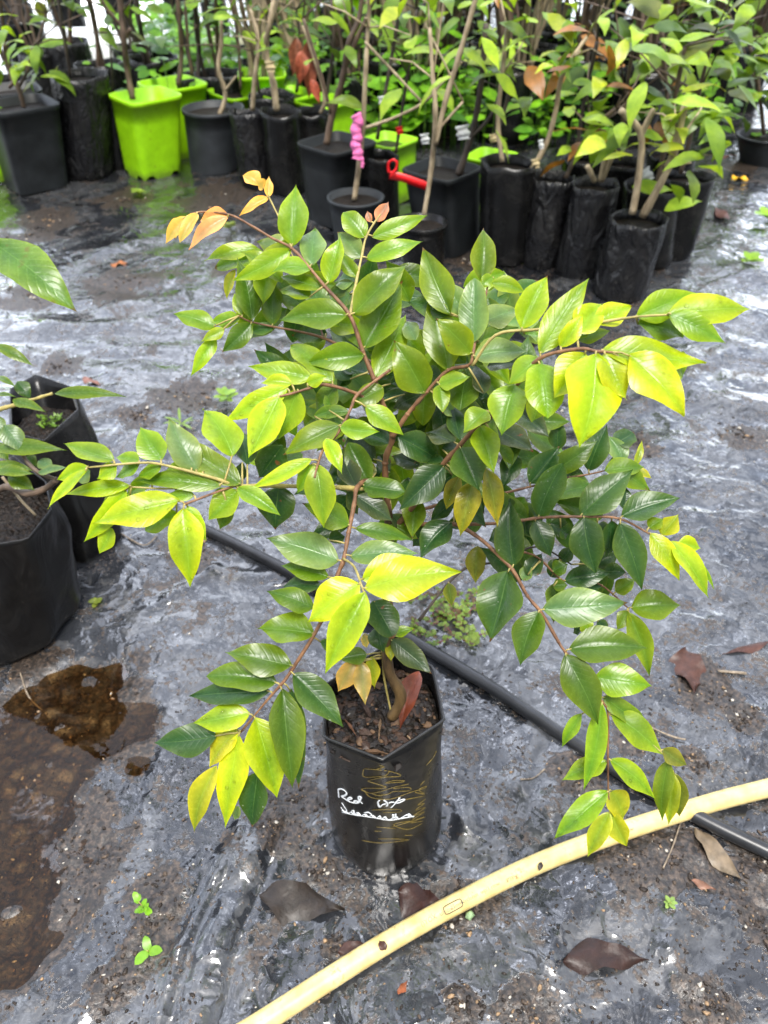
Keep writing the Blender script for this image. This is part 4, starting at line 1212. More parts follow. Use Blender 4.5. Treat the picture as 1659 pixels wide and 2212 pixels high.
# ------------------------------------------------------------------ dead leaves, twigs, clods, seedlings on the ground
DEADL = [(560, 1935, 745, 1970, 46, (.024, .0185, .0145), 'large mud-coated leaf pressed flat on the sheet left of the hose'),
         (860, 1930, 960, 1965, 42, (.030, .013, .010), 'dark red-brown wet leaf just below the bag'),
         (1215, 2080, 1400, 2075, 34, (.024, .011, .008), 'dark brown pointed leaf on the sheet below the hose'),
         (1500, 1790, 1610, 1915, 22, (.15, .115, .075), 'long mottled grey-brown leaf beside the black pipe'),
         (1480, 1405, 1500, 1500, 38, (.06, .026, .018), 'upright reddish dead leaf half buried in mud on the right'),
         (1660, 1390, 1560, 1412, 10, (.06, .025, .018), 'rolled brown leaf at the edge of the mud patch'),
         (1450, 522, 1510, 512, 9, (.12, .045, .025), 'rusty curled leaf on the path past the leaning bag'),
         (1545, 450, 1570, 490, 12, (.07, .03, .024), 'dark oval leaf on the path beyond the bags'),
         (1540, 345, 1590, 338, 8, (.22, .07, .03), 'orange-brown curled leaf beside the far weeds'),
         (1580, 385, 1615, 392, 12, (.62, .36, .02), 'bright yellow fallen leaf on the path near the weeds'),
         (730, 2060, 800, 2045, 14, (.05, .024, .018), 'small crumpled brown leaf under the hose'),
         (860, 2150, 880, 2120, 8, (.20, .06, .022), 'small rust-coloured leaf scrap below the hose'),
         (180, 820, 218, 835, 9, (.16, .075, .055), 'pinkish brown leaf behind the second black bag'),
         (240, 575, 275, 570, 10, (.28, .10, .03), 'orange wet leaf on the mud beyond the large leaf'),
         (1280, 1800, 1310, 1836, 8, (.09, .04, .03), 'brown stalk piece on the sheet under the branch tip'),
         (1490, 1905, 1545, 1925, 9, (.16, .08, .05), 'tan leaf scrap next to the mottled leaf')]
for i, (x, y, x2, y2, wd, c, lab) in enumerate(DEADL):
    b = MB()
    p, q = gz(x, y), gz(x2, y2)
    p.z += .0045
    q.z += .004
    hw = msize(wd, p)
    add_leaf(b, p, q, hw, Vector((0, 0, 1)), (*c, 1), fold=.07, arch=.015, wave=.35, seed=i + 40, nv=4, rag=.22, side=.05 * math.sin(i * 2.3), curl=.1 * math.sin(i * 1.7), us=[0, .03, .08, .15, .25, .35, .45, .55, .65, .75, .83, .9, .96, 1])
    o = b.build('dead_leaf', M_DEAD)
    set_origin(o, (p + q) / 2)
    tag(o, lab, 'dead leaf', 'dead leaves')
M_TWIGDRY = bark_material('dry_twig', (.10, .075, .05), (.30, .24, .17))
TWIGS = [([(1120, 1700), (1150, 1690), (1175, 1668)], .0011, 'thin bent twig on the sheet right of the bag'),
         ([(1470, 1775), (1452, 1830), (1430, 1880)], .0011, 'straight dry stalk crossing under the hose near the branch tip'),
         ([(1550, 1452), (1610, 1458)], .0022, 'pale straw piece on the mud patch'),
         ([(45, 1455), (60, 1500), (98, 1535)], .0013, 'pale curved root fibre in front of the big bag'),
         ([(1350, 1545), (1440, 1590), (1480, 1600)], .0014, 'dark thin stem on the sheet behind the branch'),
         ([(255, 1150), (310, 1180), (340, 1160)], .0014, 'bent root fibre beside the second black bag'),
         ([(835, 1885), (833, 1905)], .0016, 'short straw stub at the foot of the bag'),
         ([(620, 2190), (690, 2130), (760, 2040)], .0009, 'dark thread-like stalk behind the hose end')]
for pts, r, lab in TWIGS:
    b = MB()
    pp = [gz(*q) + Vector((0, 0, r + .0018)) for q in pts]
    tube(b, smooth_path([(q, r) for q in pp], 5), 6, knob=.5)
    o = b.build('twig', M_TWIGDRY)
    set_origin(o, pp[len(pp) // 2])
    tag(o, lab, 'twig', 'twigs')

def near_mud(rg):
    cx, cy, r = rg.choice(MUDW)
    a, q = rg.uniform(0, 6.28), r * abs(rg.gauss(0, .75))
    return cx + math.cos(a) * q, cy + math.sin(a) * q
rg = random.Random(11)
cb = MB()
for i in range(6500):
    if rg.random() < .6:
        x, y = near_mud(rg)
    else:
        p = G(rg.uniform(-50, 1700), rg.uniform(500, 2250) if rg.random() < .35 else rg.uniform(1450, 2250))
        x, y = p.x, p.y
    if y > 3 or math.hypot(x - hero_base.x, y - hero_base.y) < .085:
        continue
    h, m = ground_h(x, y)
    s = rg.choice([.0006, .0008, .001, .0013, .0014, .0018, .0026 if m > .3 else .0010]) * (1 + .5 * min(2, max(0, y - .6)))
    k = rg.random()
    c = (.02, .014, .010) if k < .62 else ((.07, .05, .035) if k < .86 else ((.24, .16, .09) if k < .95 else (.45, .42, .36)))
    clod(cb, Vector((x, y, h + s * .25)), s, rg, (*c, 1))
o = cb.build('grit', M_CLOD)
tag(o, 'brown grit and tan specks scattered over the wet sheet', kind='stuff')

M_WEED = M_BACKLEAF
def seedling(px, py, n, ln, label, colr=(.20, .42, .03), hgt=.02, name='seedling', wdt=.4, stemc=None, up=None):
    p = gz(px, py) if up is None else up
    rg = random.Random(int(px * 3 + py))
    root = empty(name, p, label, 'weed', 'weed seedlings')
    sb, fb = MB(), MB()
    top = p + Vector((rg.uniform(-.004, .004), rg.uniform(-.004, .004), hgt))
    tube(sb, [(p - Vector((0, 0, .002)), .0007), (p.lerp(top, .5) + Vector((.001, 0, 0)), .0006), (top, .0005)], 5)
    for i in range(n):
        a = 6.28 * i / n + rg.uniform(-.4, .4)
        k = rg.uniform(.35, 1)
        b0 = p.lerp(top, k)
        L_ = ln * rg.uniform(.7, 1.15)
        t0 = b0 + Vector((math.cos(a) * L_, math.sin(a) * L_, L_ * rg.uniform(0, .5)))
        f = rg.uniform(.8, 1.2)
        add_leaf(fb, b0, t0, L_ * wdt, Vector((0, 0, 1)), (colr[0] * f, colr[1] * f, colr[2] * f, 1), seed=i, us=[0, .1, .25, .45, .7, .88, 1], nv=2, prof=ROUND)
    sb.build('stem', stemc or M_GREENTWIG, root)
    fb.build('leaves', M_WEED, root)
    return root
seedling(325, 1985, 13, .010, 'tall pale green seedling on the mud beside the puddle', hgt=.05, wdt=.34)
seedling(330, 2062, 3, .019, 'bright green three-leaved seedling on the mud', hgt=.012, wdt=.32)
seedling(1440, 1955, 8, .009, 'tiny pale clover-like seedling on the sheet below the hose', (.25, .38, .10), .012, wdt=.3)
seedling(490, 870, 9, .03, 'light green weed in the mud behind the left branches', (.22, .36, .05), .03, wdt=.3)
seedling(395, 925, 7, .04, 'grassy weed tuft just above the left branch', (.20, .32, .06), .02, wdt=.08)
seedling(1622, 340, 14, .05, 'leafy green weed growing on the path by the far pot', (.22, .48, .03), .10, wdt=.4)
seedling(1650, 480, 8, .05, 'low green weed at the edge of the path', (.24, .45, .04), .02, wdt=.4)
seedling(1620, 572, 9, .035, 'small flat weed on the path right of the leaning bag', (.20, .36, .03), .01, wdt=.4)
seedling(1105, 560, 8, .035, 'bright weed between two black bags', (.2, .42, .03), .03, wdt=.45)
seedling(500, 505, 8, .03, 'olive weed beyond the bronze young leaves', (.2, .26, .05), .03, wdt=.4)
seedling(300, 425, 8, .03, 'green weed in front of the lime pot', (.2, .3, .05), .02, wdt=.4)
seedling(1150, 720, 7, .02, 'small weed on the sheet behind the crown', (.2, .3, .05), .02, wdt=.4)
seedling(1095, 905, 7, .02, 'tiny brownish weed seen past the dark leaves', (.2, .24, .06), .015, wdt=.4)
seedling(160, 1270, 10, .014, 'pale moss tuft at the foot of the second bag', (.22, .32, .03), .012, wdt=.4)
seedling(210, 1305, 7, .012, 'tiny yellowish weed beside the big black bag', (.25, .3, .05), .01, wdt=.4)
# creeping weed behind the bag
root = empty('creeping_weed', gz(960, 1335), 'creeping weed with red stems and small round leaves by the pipe', 'weed')
sb, fb = MB(), MB()
rg = random.Random(4)
M_REDSTEM = simple('red_stem', (.20, .03, .04), .5, .3, 100, 0)
for i in range(26):
    x, y = rg.uniform(890, 1020), rg.uniform(1275, 1390)
    if (x - 960) / 75 > 1 or y > 1395:
        continue
    a = rg.uniform(0, 6.28)
    pts = []
    for k in range(5):
        q = gz(x + math.cos(a) * k * 11, y + math.sin(a) * k * 9)
        pts.append((q + Vector((0, 0, .004 + .003 * rg.random() + .002 * k)), .0008))
    tube(sb, smooth_path(pts, 3), 5)
    for q, _ in pts:
        for s in range(3):
            aa = rg.uniform(0, 6.28)
            ln = rg.uniform(.006, .011)
            f = rg.uniform(.6, 1.25)
            c = (.20 * f, .30 * f, .045 * f, 1) if rg.random() < .8 else (.13 * f, .08 * f, .04, 1)
            add_leaf(fb, q, q + Vector((math.cos(aa) * ln, math.sin(aa) * ln, ln * rg.uniform(0, .6))), ln * .38, Vector((0, -.2, 1)), c, seed=i, us=[0, .12, .3, .55, .8, 1], nv=2, prof=ROUND)
sb.build('stem', M_REDSTEM, root)
fb.build('leaves', M_WEED, root)

# ------------------------------------------------------------------ the neighbour plant in big bags at the left
def big_bag_plant():
    r1 = empty('potted_shrub', left_front_base, 'broad-leaved shrub in the big black bag at the puddle edge', 'potted plant')
    rz = .25
    rim = [G(x, y, rz) for x, y in [(-150, 1090), (-80, 1010), (30, 985), (100, 1040), (112, 1100), (60, 1165), (-60, 1185)]]
    mb, c, rr = bag_mesh(rim, rz, left_front_base, msize(163, left_front_base), seed=9, crease=.008)
    bag = mb.build('grow_bag', [M_OLDBAG2, M_OLDBAG2], r1)
    soil_mesh(*mb.inside(rz - .05), rz - .05, shrink=.93, seed=4).build('soil', M_SOIL, r1)
    r2 = empty('potted_shrub', left_back_base, 'second black bag with white lining and weedy soil behind the big bag', 'potted plant')
    rz2 = .245
    rim2 = [G(x, y, rz2) for x, y in [(20, 840), (77, 808), (157, 836), (170, 884), (95, 952), (25, 935)]]
    mb2, c2, rr2 = bag_mesh(rim2, rz2, left_back_base, msize(82, left_back_base), seed=5, crease=.006)
    bag2 = mb2.build('grow_bag', [M_BAG, M_BAG], r2)
    soil_mesh(*mb2.inside(rz2 - .045), rz2 - .045, shrink=.93, seed=6).build('soil', M_SOIL, r2)
    # white lining showing at the far rim
    lb = MB()
    k0 = None
    for j in range(2):
        for i in range(72):
            q = mb2.v[j * 2 * 72 + i]
            d = Vector((q.x - c2.x, q.y - c2.y, 0))
            lb.v.append(Vector((c2.x, c2.y, q.z)) + d * ((d.length - .0045) / d.length) - Vector((0, 0, .002)))
    for i in range(72):
        a = 360 * i / 72
        if a < 28 or a > 345:
            lb.face([i, (i + 1) % 72, 72 + (i + 1) % 72, 72 + i])
    lb.build('lining', M_LINER, r2)
    mw = MB()
    rg = random.Random(3)
    for i in range(60):
        q = G(rg.uniform(85, 135), rg.uniform(898, 925), rz2 - .036)
        a = rg.uniform(0, 6.28)
        add_leaf(mw, q, q + Vector((math.cos(a) * .008, math.sin(a) * .008, .006)), .003, Vector((0, 0, 1)), (.13, .24, .02, 1), us=[0, .3, .7, 1], nv=1)
    mw.build('soil_weed', M_WEED, r2)
    # stems
    D0 = 1.05
    stems = [([(-90, 1230, 1.16, .006), (-60, 1150, 1.10, .0055), (0, 1056, 1.05, .005), (58, 1066, 1.03, .0048), (97, 1056, 1.02, .0045), (122, 1036, 1.0, .004)], M_BROWN),
             ([(122, 1036, 1.0, .003), (82, 1020, 1.0, .003), (52, 988, 1.0, .0028), (42, 960, 1.0, .0022)], M_BROWN),
             ([(-70, 910, 1.0, .0032), (0, 884, .99, .003), (36, 874, .985, .0027), (113, 850, .975, .002)], M_GREENTWIG),
             ([(-80, 950, 1.08, .005), (-60, 750, .98, .004), (-40, 560, .90, .0035), (-15, 505, .89, .002)], M_BROWN)]
    so = []
    for pts, m in stems:
        s = MB()
        tube(s, smooth_path([(P(x, y, d), r) for x, y, d, r in pts], 6), 8, knob=.3)
        so.append(s.build('branch', m, r1))
    tw_ = MB()
    tube(tw_, smooth_path([(P(5, 1030, 1.05), .0022), (40, 0, 0) and (P(45, 1080, 1.07), .002), (P(77, 1113, 1.09), .0018)], 5), 6)
    tw_.build('dry_twig', M_PALE, r1)
    LL = [(3, -60, 165, 512, 622, 290, 'm', .90, .89), (3, -40, 860, 226, 1002, 75, 'm', .98, .98), (2, 365, 1190, 838, 1200, 88, 'm', .975, .965), (2, 85, 1235, 300, 1304, 74, 'm', .985, .97), (2, 115, 1110, 205, 1222, 96, 'D', 1.0, 1.0),
          (1, -40, 1560, 440, 1560, 118, 'm', 1.0, .985), (1, 30, 1402, 165, 1592, 132, 'u', .99, .99), (1, -30, 1660, 225, 1700, 66, 'm', 1.01, 1.0), (1, -30, 1705, 225, 1725, 84, 'm', 1.0, .99), (1, 55, 1745, 232, 1835, 105, 'm', 1.02, 1.02),
          (1, 260, 1640, 362, 1700, 84, 'u', 1.0, .99), (1, 256, 1722, 445, 1680, 62, 'u', .99, .98), (2, -20, 1075, 105, 1142, 42, 'm', 1.0, .98), (2, -20, 1195, 102, 1208, 34, 'm', 1.0, .98), (1, -60, 1340, 32, 1482, 105, 'u', 1.0, 1.0),
          (1, 180, 1610, 245, 1680, 74, 'n', 1.03, 1.03), (1, -50, 1520, 60, 1640, 90, 'm', 1.03, 1.03)]
    for i, (si, bx, by, tx, ty, wd, cc, d1, d2) in enumerate(LL):
        b2, t2 = tv('TL', bx, by), tv('TL', tx, ty)
        pb, pt_ = P(*b2, d1), P(*t2, d2)
        view = (CAM - pb).normalized()
        lf = MB()
        c = LC[cc]
        c = (c[0] * .75, c[1] * .8, c[2]) if i else (.10, .205, .028)
        add_leaf(lf, pb, pt_, tw('TL', wd) / 2 * d1 / FPX * 1.1, view * .6 + Vector((0, 0, .6)), (*c, 0.25 if i == 0 else 1.0), fold=.25, arch=.05, wave=.12, seed=i + 90, nv=4, curl=.15)
        lf.build('leaf', [M_BROADLEAF], so[si])
M_OLDBAG2 = bag_material('soft_poly_bag', base=(.0075, .0075, .008), dust=.02, rough=.34, wr=.6, spec=.22)
big_bag_plant()

# ------------------------------------------------------------------ nursery rows
def ring_pts(shape, c, r, rot, z, n=40, tilt=None):
    out = []
    for i in range(n):
        a = 2 * math.pi * i / n
        if shape == 'square':
            ca, sa = math.cos(a), math.sin(a)
            q = (abs(ca) ** 7 + abs(sa) ** 7) ** (-1 / 7) * .735
            x, y = q * ca * r, q * sa * r
        else:
            x, y = math.cos(a) * r, math.sin(a) * r
        out.append(Vector((c.x + x * math.cos(rot) - y * math.sin(rot), c.y + x * math.sin(rot) + y * math.cos(rot), z)))
    return out
def loft(mb, rings, mi=0, close_last=True):
    n = len(rings[0])
    base = len(mb.v)
    for rg_ in rings:
        mb.v.extend(rg_)
    for j in range(len(rings) - 1):
        for i in range(n):
            a, b = base + j * n + i, base + j * n + (i + 1) % n
            mb.face([a, b, b + n, a + n], mi)
    if close_last:
        mb.face([base + (len(rings) - 1) * n + i for i in range(n)], mi)
def make_pot(root, shape, base, top, rb, rt, rot, mat, soil_drop=.03, notch=False, lip=.006, seed=0):
    """rigid pot from base (ground) to top centre; wall with a lip and an inside"""
    mb = MB()
    H = top.z
    def cen(t):
        return base.lerp(top, t)
    rings = []
    b0 = ring_pts(shape, cen(0), rb, rot, .0)
    if notch:
        for i, p in enumerate(b0):
            if (i % 10) in (3, 4, 6, 7):
                p.z += .018
    rings.append(b0)
    for t in (.15, .4, .7, .93):
        rings.append(ring_pts(shape, cen(t), rb + (rt - rb) * t, rot, H * t))
    rings.append(ring_pts(shape, cen(.935), rb + (rt - rb) * .935 + lip, rot, H * .935))
    rings.append(ring_pts(shape, cen(.995), rt + lip, rot, H * .995))
    rings.append(ring_pts(shape, cen(1), rt + lip * .6, rot, H))
    rings.append(ring_pts(shape, cen(.995), rt - lip * .5, rot, H * .995))
    rings.append(ring_pts(shape, cen(.5), rb + (rt - rb) * .5 - lip * .6, rot, H * .5))
    loft(mb, rings, close_last=True)
    mb.build('pot', mat, root)
    zs = H - soil_drop
    t = zs / H
    sb = MB()
    c = cen(t)
    rr = (rb + (rt - rb) * t) * .97
    rr -= lip * .5
    pts = [ring_pts(shape, c, rr * k, rot, zs + .004 * (1 - k)) for k in (1, .7, .35)]
    loft(sb, pts)
    sb.build('soil', M_SOIL, root)
    return Vector((c.x, c.y, zs))
def make_bag(root, base, top, rb, rt, seed, mat, soil_drop=.03, nrow=16, n=44):
    mb = MB()
    H = top.z
    rings = []
    for j in range(nrow + 1):
        t = j / nrow
        c = base.lerp(top, t)
        r = rb + (rt - rb) * t
        if t < .08:
            r *= .9 + .1 * (t / .08)
        ring = []
        for i in range(n):
            a = 2 * math.pi * i / n
            q = r * (1 + .045 * noise.noise(Vector((math.cos(a) * 1.6 + seed, math.sin(a) * 1.6, t * 5))) + .05 * t * math.cos(2 * a + seed) + .018 * noise.noise(Vector((math.cos(a) * 5, math.sin(a) * 5 + seed, t * 13))))
            dz = 0 if t < .9 else .012 * noise.noise(Vector((math.cos(a) * 1.5 + seed * 2, math.sin(a) * 1.5, 0)))
            ring.append(Vector((c.x + math.cos(a) * q, c.y + math.sin(a) * q, H * t + dz)))
        rings.append(ring)
    inner = []
    for t in (1.0, .9, .8, .7):
        j = int(t * nrow)
        c = base.lerp(top, j / nrow)
        inner.append([Vector((c.x + (p.x - c.x) * .965, c.y + (p.y - c.y) * .965, p.z)) for p in rings[j]])
    loft(mb, rings + inner, close_last=True)
    mb.build('grow_bag', mat, root)
    zs = H - soil_drop
    c = base.lerp(top, zs / H)
    rr = (rb + (rt - rb) * zs / H) * .93
    sb = MB()
    loft(sb, [ring_pts('round', c, rr * k, 0, zs + .004 * (1 - k), 24) for k in (1, .7, .35)])
    sb.build('soil', M_SOIL, root)
    return Vector((c.x, c.y, zs))

BL = {'dk': (.06, .115, .020), 'md': (.14, .245, .020), 'lt': (.29, .44, .03), 'yl': (.42, .50, .04), 'or': (.30, .13, .03), 'rd': (.38, .10, .04), 'ol': (.14, .17, .04)}
def bleaf(mb, p, d, ln, wd, c, seed, droop=.5):
    rg = random.Random(seed)
    f = rg.uniform(.75, 1.3)
    t = p + d * ln
    add_leaf(mb, p, t, wd, Vector((rg.uniform(-.5, .5), rg.uniform(-.6, .2), 1)), (c[0] * f, c[1] * f, c[2] * f, 1), fold=.25, arch=rg.uniform(0, .12), wave=.1, seed=seed, us=[0, .08, .22, .42, .65, .85, 1], nv=2, curl=droop * .6)
def crown(fb, tips, n, rg, pal, ln=(.07, .12), spread=.10, wr=.21):
    for i in range(n):
        p = rg.choice(tips) + Vector((rg.gauss(0, spread * .8), rg.gauss(0, spread * .8), spread * .35 + rg.gauss(0, spread * .65)))
        a = rg.uniform(0, 6.28)
        d = Vector((math.cos(a), math.sin(a), rg.uniform(-1.1, .35))).normalized()
        L_ = rg.uniform(*ln)
        bleaf(fb, p, d, L_, L_ * wr * rg.uniform(.8, 1.2), BL[rg.choice(pal)], rg.randrange(10 ** 6))
def twiglets(sb, tips, n, rg, spread):
    for i in range(n):
        p = rg.choice(tips)
        e = p + Vector((rg.gauss(0, spread), rg.gauss(0, spread), abs(rg.gauss(0, spread))))
        m_ = p.lerp(e, .5) + Vector((rg.gauss(0, .012), rg.gauss(0, .012), .01))
        tube(sb, [(p, .003), (m_, .0024), (e, .0013)], 5)
def px_stem(sb, pts, Y, rg, seg=7):
    """pts: (px, py, radius) traced in the pot's own plane"""
    out = []
    for i, (x, y, r) in enumerate(pts):
        out.append((PY(x, y, Y + rg.uniform(-.02, .02) * (i > 0)), r))
    tube(sb, smooth_path(out, 5), seg, knob=.3)
    return [o[0] for o in out]

# front row, traced pot by pot: kind, rim centre px, rim half width px, base centre px, base half width px, rot, material, label, stems, crown
FRONT = []
def front(name, kind, rim, rhw, base, bhw, rot, mat, label, cat='potted plant', stems=(), pal=None, nleaf=0, tips_only=True, drop=.03, stem_mat=None, ln=(.07, .12), spread=.09, notch=False, seed=1, leafstems=None, group=None):
    rg = random.Random(seed * 31 + 7)
    b = G(*base)
    t = PY(rim[0], rim[1], b.y)
    root = empty(name, (b.x, b.y, 0), label, cat, group)
    rt, rb = msize(rhw, t), msize(bhw, b)
    if kind == 'bag':
        s = make_bag(root, b, t, rb, rt, seed, mat, drop)
    else:
        s = make_pot(root, kind, b, t, rb, rt, rot, mat, drop, notch, seed=seed)
    tips = []
    if stems:
        sb = MB()
        for i, st in enumerate(stems):
            q = px_stem(sb, [(x, y, r) for x, y, r in st], b.y, rg)
            if leafstems is None or i in leafstems:
                tips += q[-2:]
        if nleaf and tips:
            twiglets(sb, tips, 6, rg, spread)
        sb.build('stem', stem_mat or M_BROWN, root)
    if nleaf:
        fb = MB()
        if tips_only and tips:
            crown(fb, tips, nleaf, rg, pal, ln, spread)
        fb.build('foliage', M_BACKLEAF, root)
    FRONT.append((root, b))
    return root
r_ = .008
front('potted_sapling', 'square', (42, 222), 92, (80, 398), 74, R(40), M_POT, 'sapling in a square charcoal pot with a thin rim, next to the creased tall bag', stems=[[(52, 232, .009), (42, 195, .008), (18, 140, .007), (8, 95, .006)], [(40, 190, .006), (60, 150, .005), (70, 100, .004)]], pal=['md', 'lt', 'md'], nleaf=26, seed=1, spread=.07)
front('potted_sapling', 'bag', (172, 160), 62, (188, 372), 60, 0, M_OLDBAG, 'tall creased black bag between the charcoal pot and the lime pot', stems=[[(152, 165, .006), (140, 90, .006), (128, 10, .005), (125, -60, .005)]], pal=['dk', 'md'], nleaf=14, seed=2, stem_mat=M_DARKSTEM)
front('potted_sapling', 'bag', (238, 205), 26, (258, 362), 24, 0, M_BAG, 'narrow black bag wedged against the lime pot', stems=[[(243, 200, .004), (240, 120, .004), (232, 40, .004), (230, -60, .003)]], pal=['md'], nleaf=14, seed=3, stem_mat=M_DARKSTEM)
front('potted_sapling', 'square', (313, 203), 82, (331, 374), 64, R(42), M_LIME, 'sapling in the front lime green square pot, one thick bare stem', stems=[[(287, 215, .012), (275, 150, .0115), (268, 90, .011), (262, 30, .0105), (255, -50, .010)], [(272, 80, .008), (282, 62, .008)], [(265, 60, .007), (225, 10, .006), (200, -60, .005)]], pal=['dk', 'ol'], nleaf=12, seed=4, drop=.07, notch=True)
front('potted_sapling', 'square', (372, 178), 80, (388, 330), 62, R(38), M_LIME, 'sapling in the lime green square pot behind the front one', stems=[[(385, 185, .010), (392, 120, .010), (388, 50, .009), (380, -50, .008)], [(415, 165, .006), (405, 80, .006), (400, 0, .005)]], pal=['md', 'dk'], nleaf=12, seed=5, drop=.05)
front('potted_sapling', 'round', (460, 232), 64, (463, 362), 50, 0, M_GREYPOT, 'sapling in the round grey pot with a pale crooked stem', stems=[[(474, 248, .010), (487, 205, .0095), (472, 150, .009), (478, 95, .008), (478, 45, .006)], [(487, 195, .005), (510, 165, .004)]], stem_mat=M_PALE, pal=['md'], nleaf=0, seed=6, drop=.025)
front('potted_sapling', 'bag', (530, 240), 36, (560, 402), 36, 0, M_OLDBAG, 'slim black bag directly beside the round grey pot', stems=[[(545, 238, .009), (550, 170, .009), (558, 90, .008), (540, 20, .006)], [(555, 110, .006), (590, 40, .005), (610, -40, .005)]], pal=['md', 'lt'], nleaf=10, seed=7, stem_mat=M_PALE)
front('potted_sapling', 'bag', (606, 240), 44, (622, 410), 42, 0, M_BAG, 'smooth black bag holding a pale stem that leans back, left of the square pot', stems=[[(598, 240, .011), (590, 180, .011), (575, 110, .010), (582, 50, .009), (600, -40, .008)]], stem_mat=M_PALE, pal=['md', 'dk'], nleaf=10, seed=8)
front('potted_sapling', 'bag', (672, 240), 40, (690, 395), 40, 0, M_BAG, 'black bag half hidden between the smooth bag and the square pot', stems=[[(692, 245, .007), (700, 200, .007), (655, 55, .006)]], stem_mat=M_PALE, seed=9)
front('potted_sapling', 'square', (727, 306), 87, (735, 472), 72, R(47), M_POT, 'sapling in a dark square pot behind the pink ribbon', stems=[[(705, 312, .012), (718, 245, .011), (740, 170, .010), (752, 95, .009), (775, 40, .008), (785, -40, .007)], [(742, 160, .007), (768, 90, .007), (800, 20, .006)], [(715, 245, .006), (690, 150, .0055), (655, 40, .005)]], stem_mat=M_BROWN, pal=['md', 'lt', 'dk'], nleaf=14, seed=10)
front('potted_sapling', 'round', (768, 424), 58, (768, 520), 44, 0, M_GREYPOT, 'small round grey pot with a thin stem tied with pink ribbon', stems=[[(765, 432, .0095), (776, 350, .009), (784, 265, .008), (790, 150, .007), (795, 60, .006), (800, -30, .005)], [(785, 278, .005), (850, 255, .0045), (915, 222, .004), (955, 180, .004), (1000, 132, .003)], [(788, 90, .004), (845, 150, .004), (912, 222, .0035)]], stem_mat=M_PALE, pal=['lt', 'yl'], nleaf=8, seed=11, drop=.02, leafstems=[0])
front('potted_sapling', 'square', (955, 362), 88, (968, 530), 72, R(50), M_POT, 'sapling in the dark square pot crossed by a red strap', stems=[[(990, 378, .012), (1010, 320, .011), (1030, 240, .010), (1042, 150, .009), (1050, 50, .008)], [(1012, 300, .006), (1060, 250, .006), (1090, 160, .006), (1100, 60, .005)]], stem_mat=M_DARKSTEM, pal=['md', 'lt'], nleaf=14, seed=12)
front('potted_sapling', 'round', (912, 478), 52, (916, 585), 42, 0, M_BAG, 'small round black pot in front of the strapped pot, holding a peeling brown stem', stems=[[(915, 470, .008), (932, 360, .008), (940, 250, .007), (935, 170, .006), (928, 60, .005)], [(940, 312, .008), (962, 220, .0075), (995, 110, .007), (1025, 5, .0065), (1040, -50, .006)], [(942, 285, .004), (1000, 220, .003)]], stem_mat=M_PALE, pal=['lt', 'md'], nleaf=18, seed=13, drop=.02)
front('potted_sapling', 'bag', (1098, 350), 58, (1088, 555), 54, 0, M_BAG, 'wide black bag right of the strapped pot, bearing an orange-leaved sapling', stems=[[(1148, 368, .008), (1180, 310, .008), (1200, 240, .0075), (1212, 170, .007), (1240, 120, .006), (1268, 80, .005)], [(1085, 350, .007), (1075, 260, .007), (1085, 160, .006), (1095, 60, .006)]], stem_mat=M_PALE, pal=['lt', 'ol', 'md', 'yl', 'or'], nleaf=26, seed=14)
front('potted_sapling', 'bag', (1196, 382), 46, (1166, 565), 46, 0, M_OLDBAG, 'slanting dusty bag beside the wide bag, with a cut brown stem', stems=[[(1222, 385, .0075), (1248, 330, .007), (1278, 280, .0065), (1330, 235, .006)]], stem_mat=M_BROWN, pal=['md', 'lt', 'or'], nleaf=26, seed=15)
front('potted_sapling', 'bag', (1290, 396), 52, (1248, 590), 50, 0, M_OLDBAG, 'slanting bag with two short cut stubs, left of the leaning bag', stems=[[(1285, 392, .0085), (1268, 358, .0085)], [(1296, 392, .008), (1312, 330, .0085)], [(1300, 392, .007), (1322, 340, .007)]], stem_mat=M_PALE, seed=16)
front('potted_sapling', 'bag', (1382, 470), 62, (1335, 632), 58, 0, M_OLDBAG, 'shiny bag leaning out in front of the others with a forked pale stem', stems=[[(1366, 462, .010), (1380, 380, .0095), (1384, 290, .009), (1340, 238, .008)], [(1384, 295, .008), (1412, 235, .007)], [(1388, 468, .011), (1425, 400, .0105), (1455, 335, .010), (1480, 225, .009)], [(1440, 360, .008), (1480, 285, .007)]], stem_mat=M_PALE, pal=['lt', 'md', 'lt', 'yl'], nleaf=34, seed=17, leafstems=[2, 3], ln=(.08, .14), spread=.10)
front('potted_sapling', 'bag', (1408, 400), 60, (1395, 560), 58, 0, M_BAG, 'black bag tucked behind the leaning bag, carrying a white tag', stems=[[(1420, 395, .007), (1440, 300, .007), (1460, 200, .006), (1480, 100, .006)]], stem_mat=M_BROWN, pal=['md', 'dk', 'lt'], nleaf=24, seed=18, ln=(.08, .14), spread=.12)
front('potted_sapling', 'bag', (1488, 380), 52, (1445, 545), 48, 0, M_BAG, 'end bag of the front row beside the open path', stems=[[(1470, 375, .007), (1490, 300, .007), (1510, 200, .006), (1540, 80, .006)]], stem_mat=M_BROWN, pal=['md', 'lt', 'md', 'ol'], nleaf=34, seed=19, ln=(.08, .14), spread=.14)
front('potted_sapling', 'round', (1648, 292), 52, (1648, 350), 48, 0, M_POT, 'dark pot across the path behind the green weed', stems=[[(1650, 290, .008), (1640, 200, .007), (1620, 100, .006)]], pal=['lt', 'md', 'dk'], nleaf=60, seed=20, ln=(.08, .14), spread=.16)
front('potted_sapling', 'square', (20, 190), 80, (30, 340), 60, R(30), M_POT, 'dark pot half hidden behind the square charcoal pot', stems=[[(20, 190, .007), (70, 120, .006), (100, 30, .005)]], pal=['md', 'ol'], nleaf=16, seed=21)
front('potted_sapling', 'square', (-50, 230), 60, (-22, 385), 52, R(30), M_LIME, 'lime green pot cut off beside the square charcoal pot', seed=22)

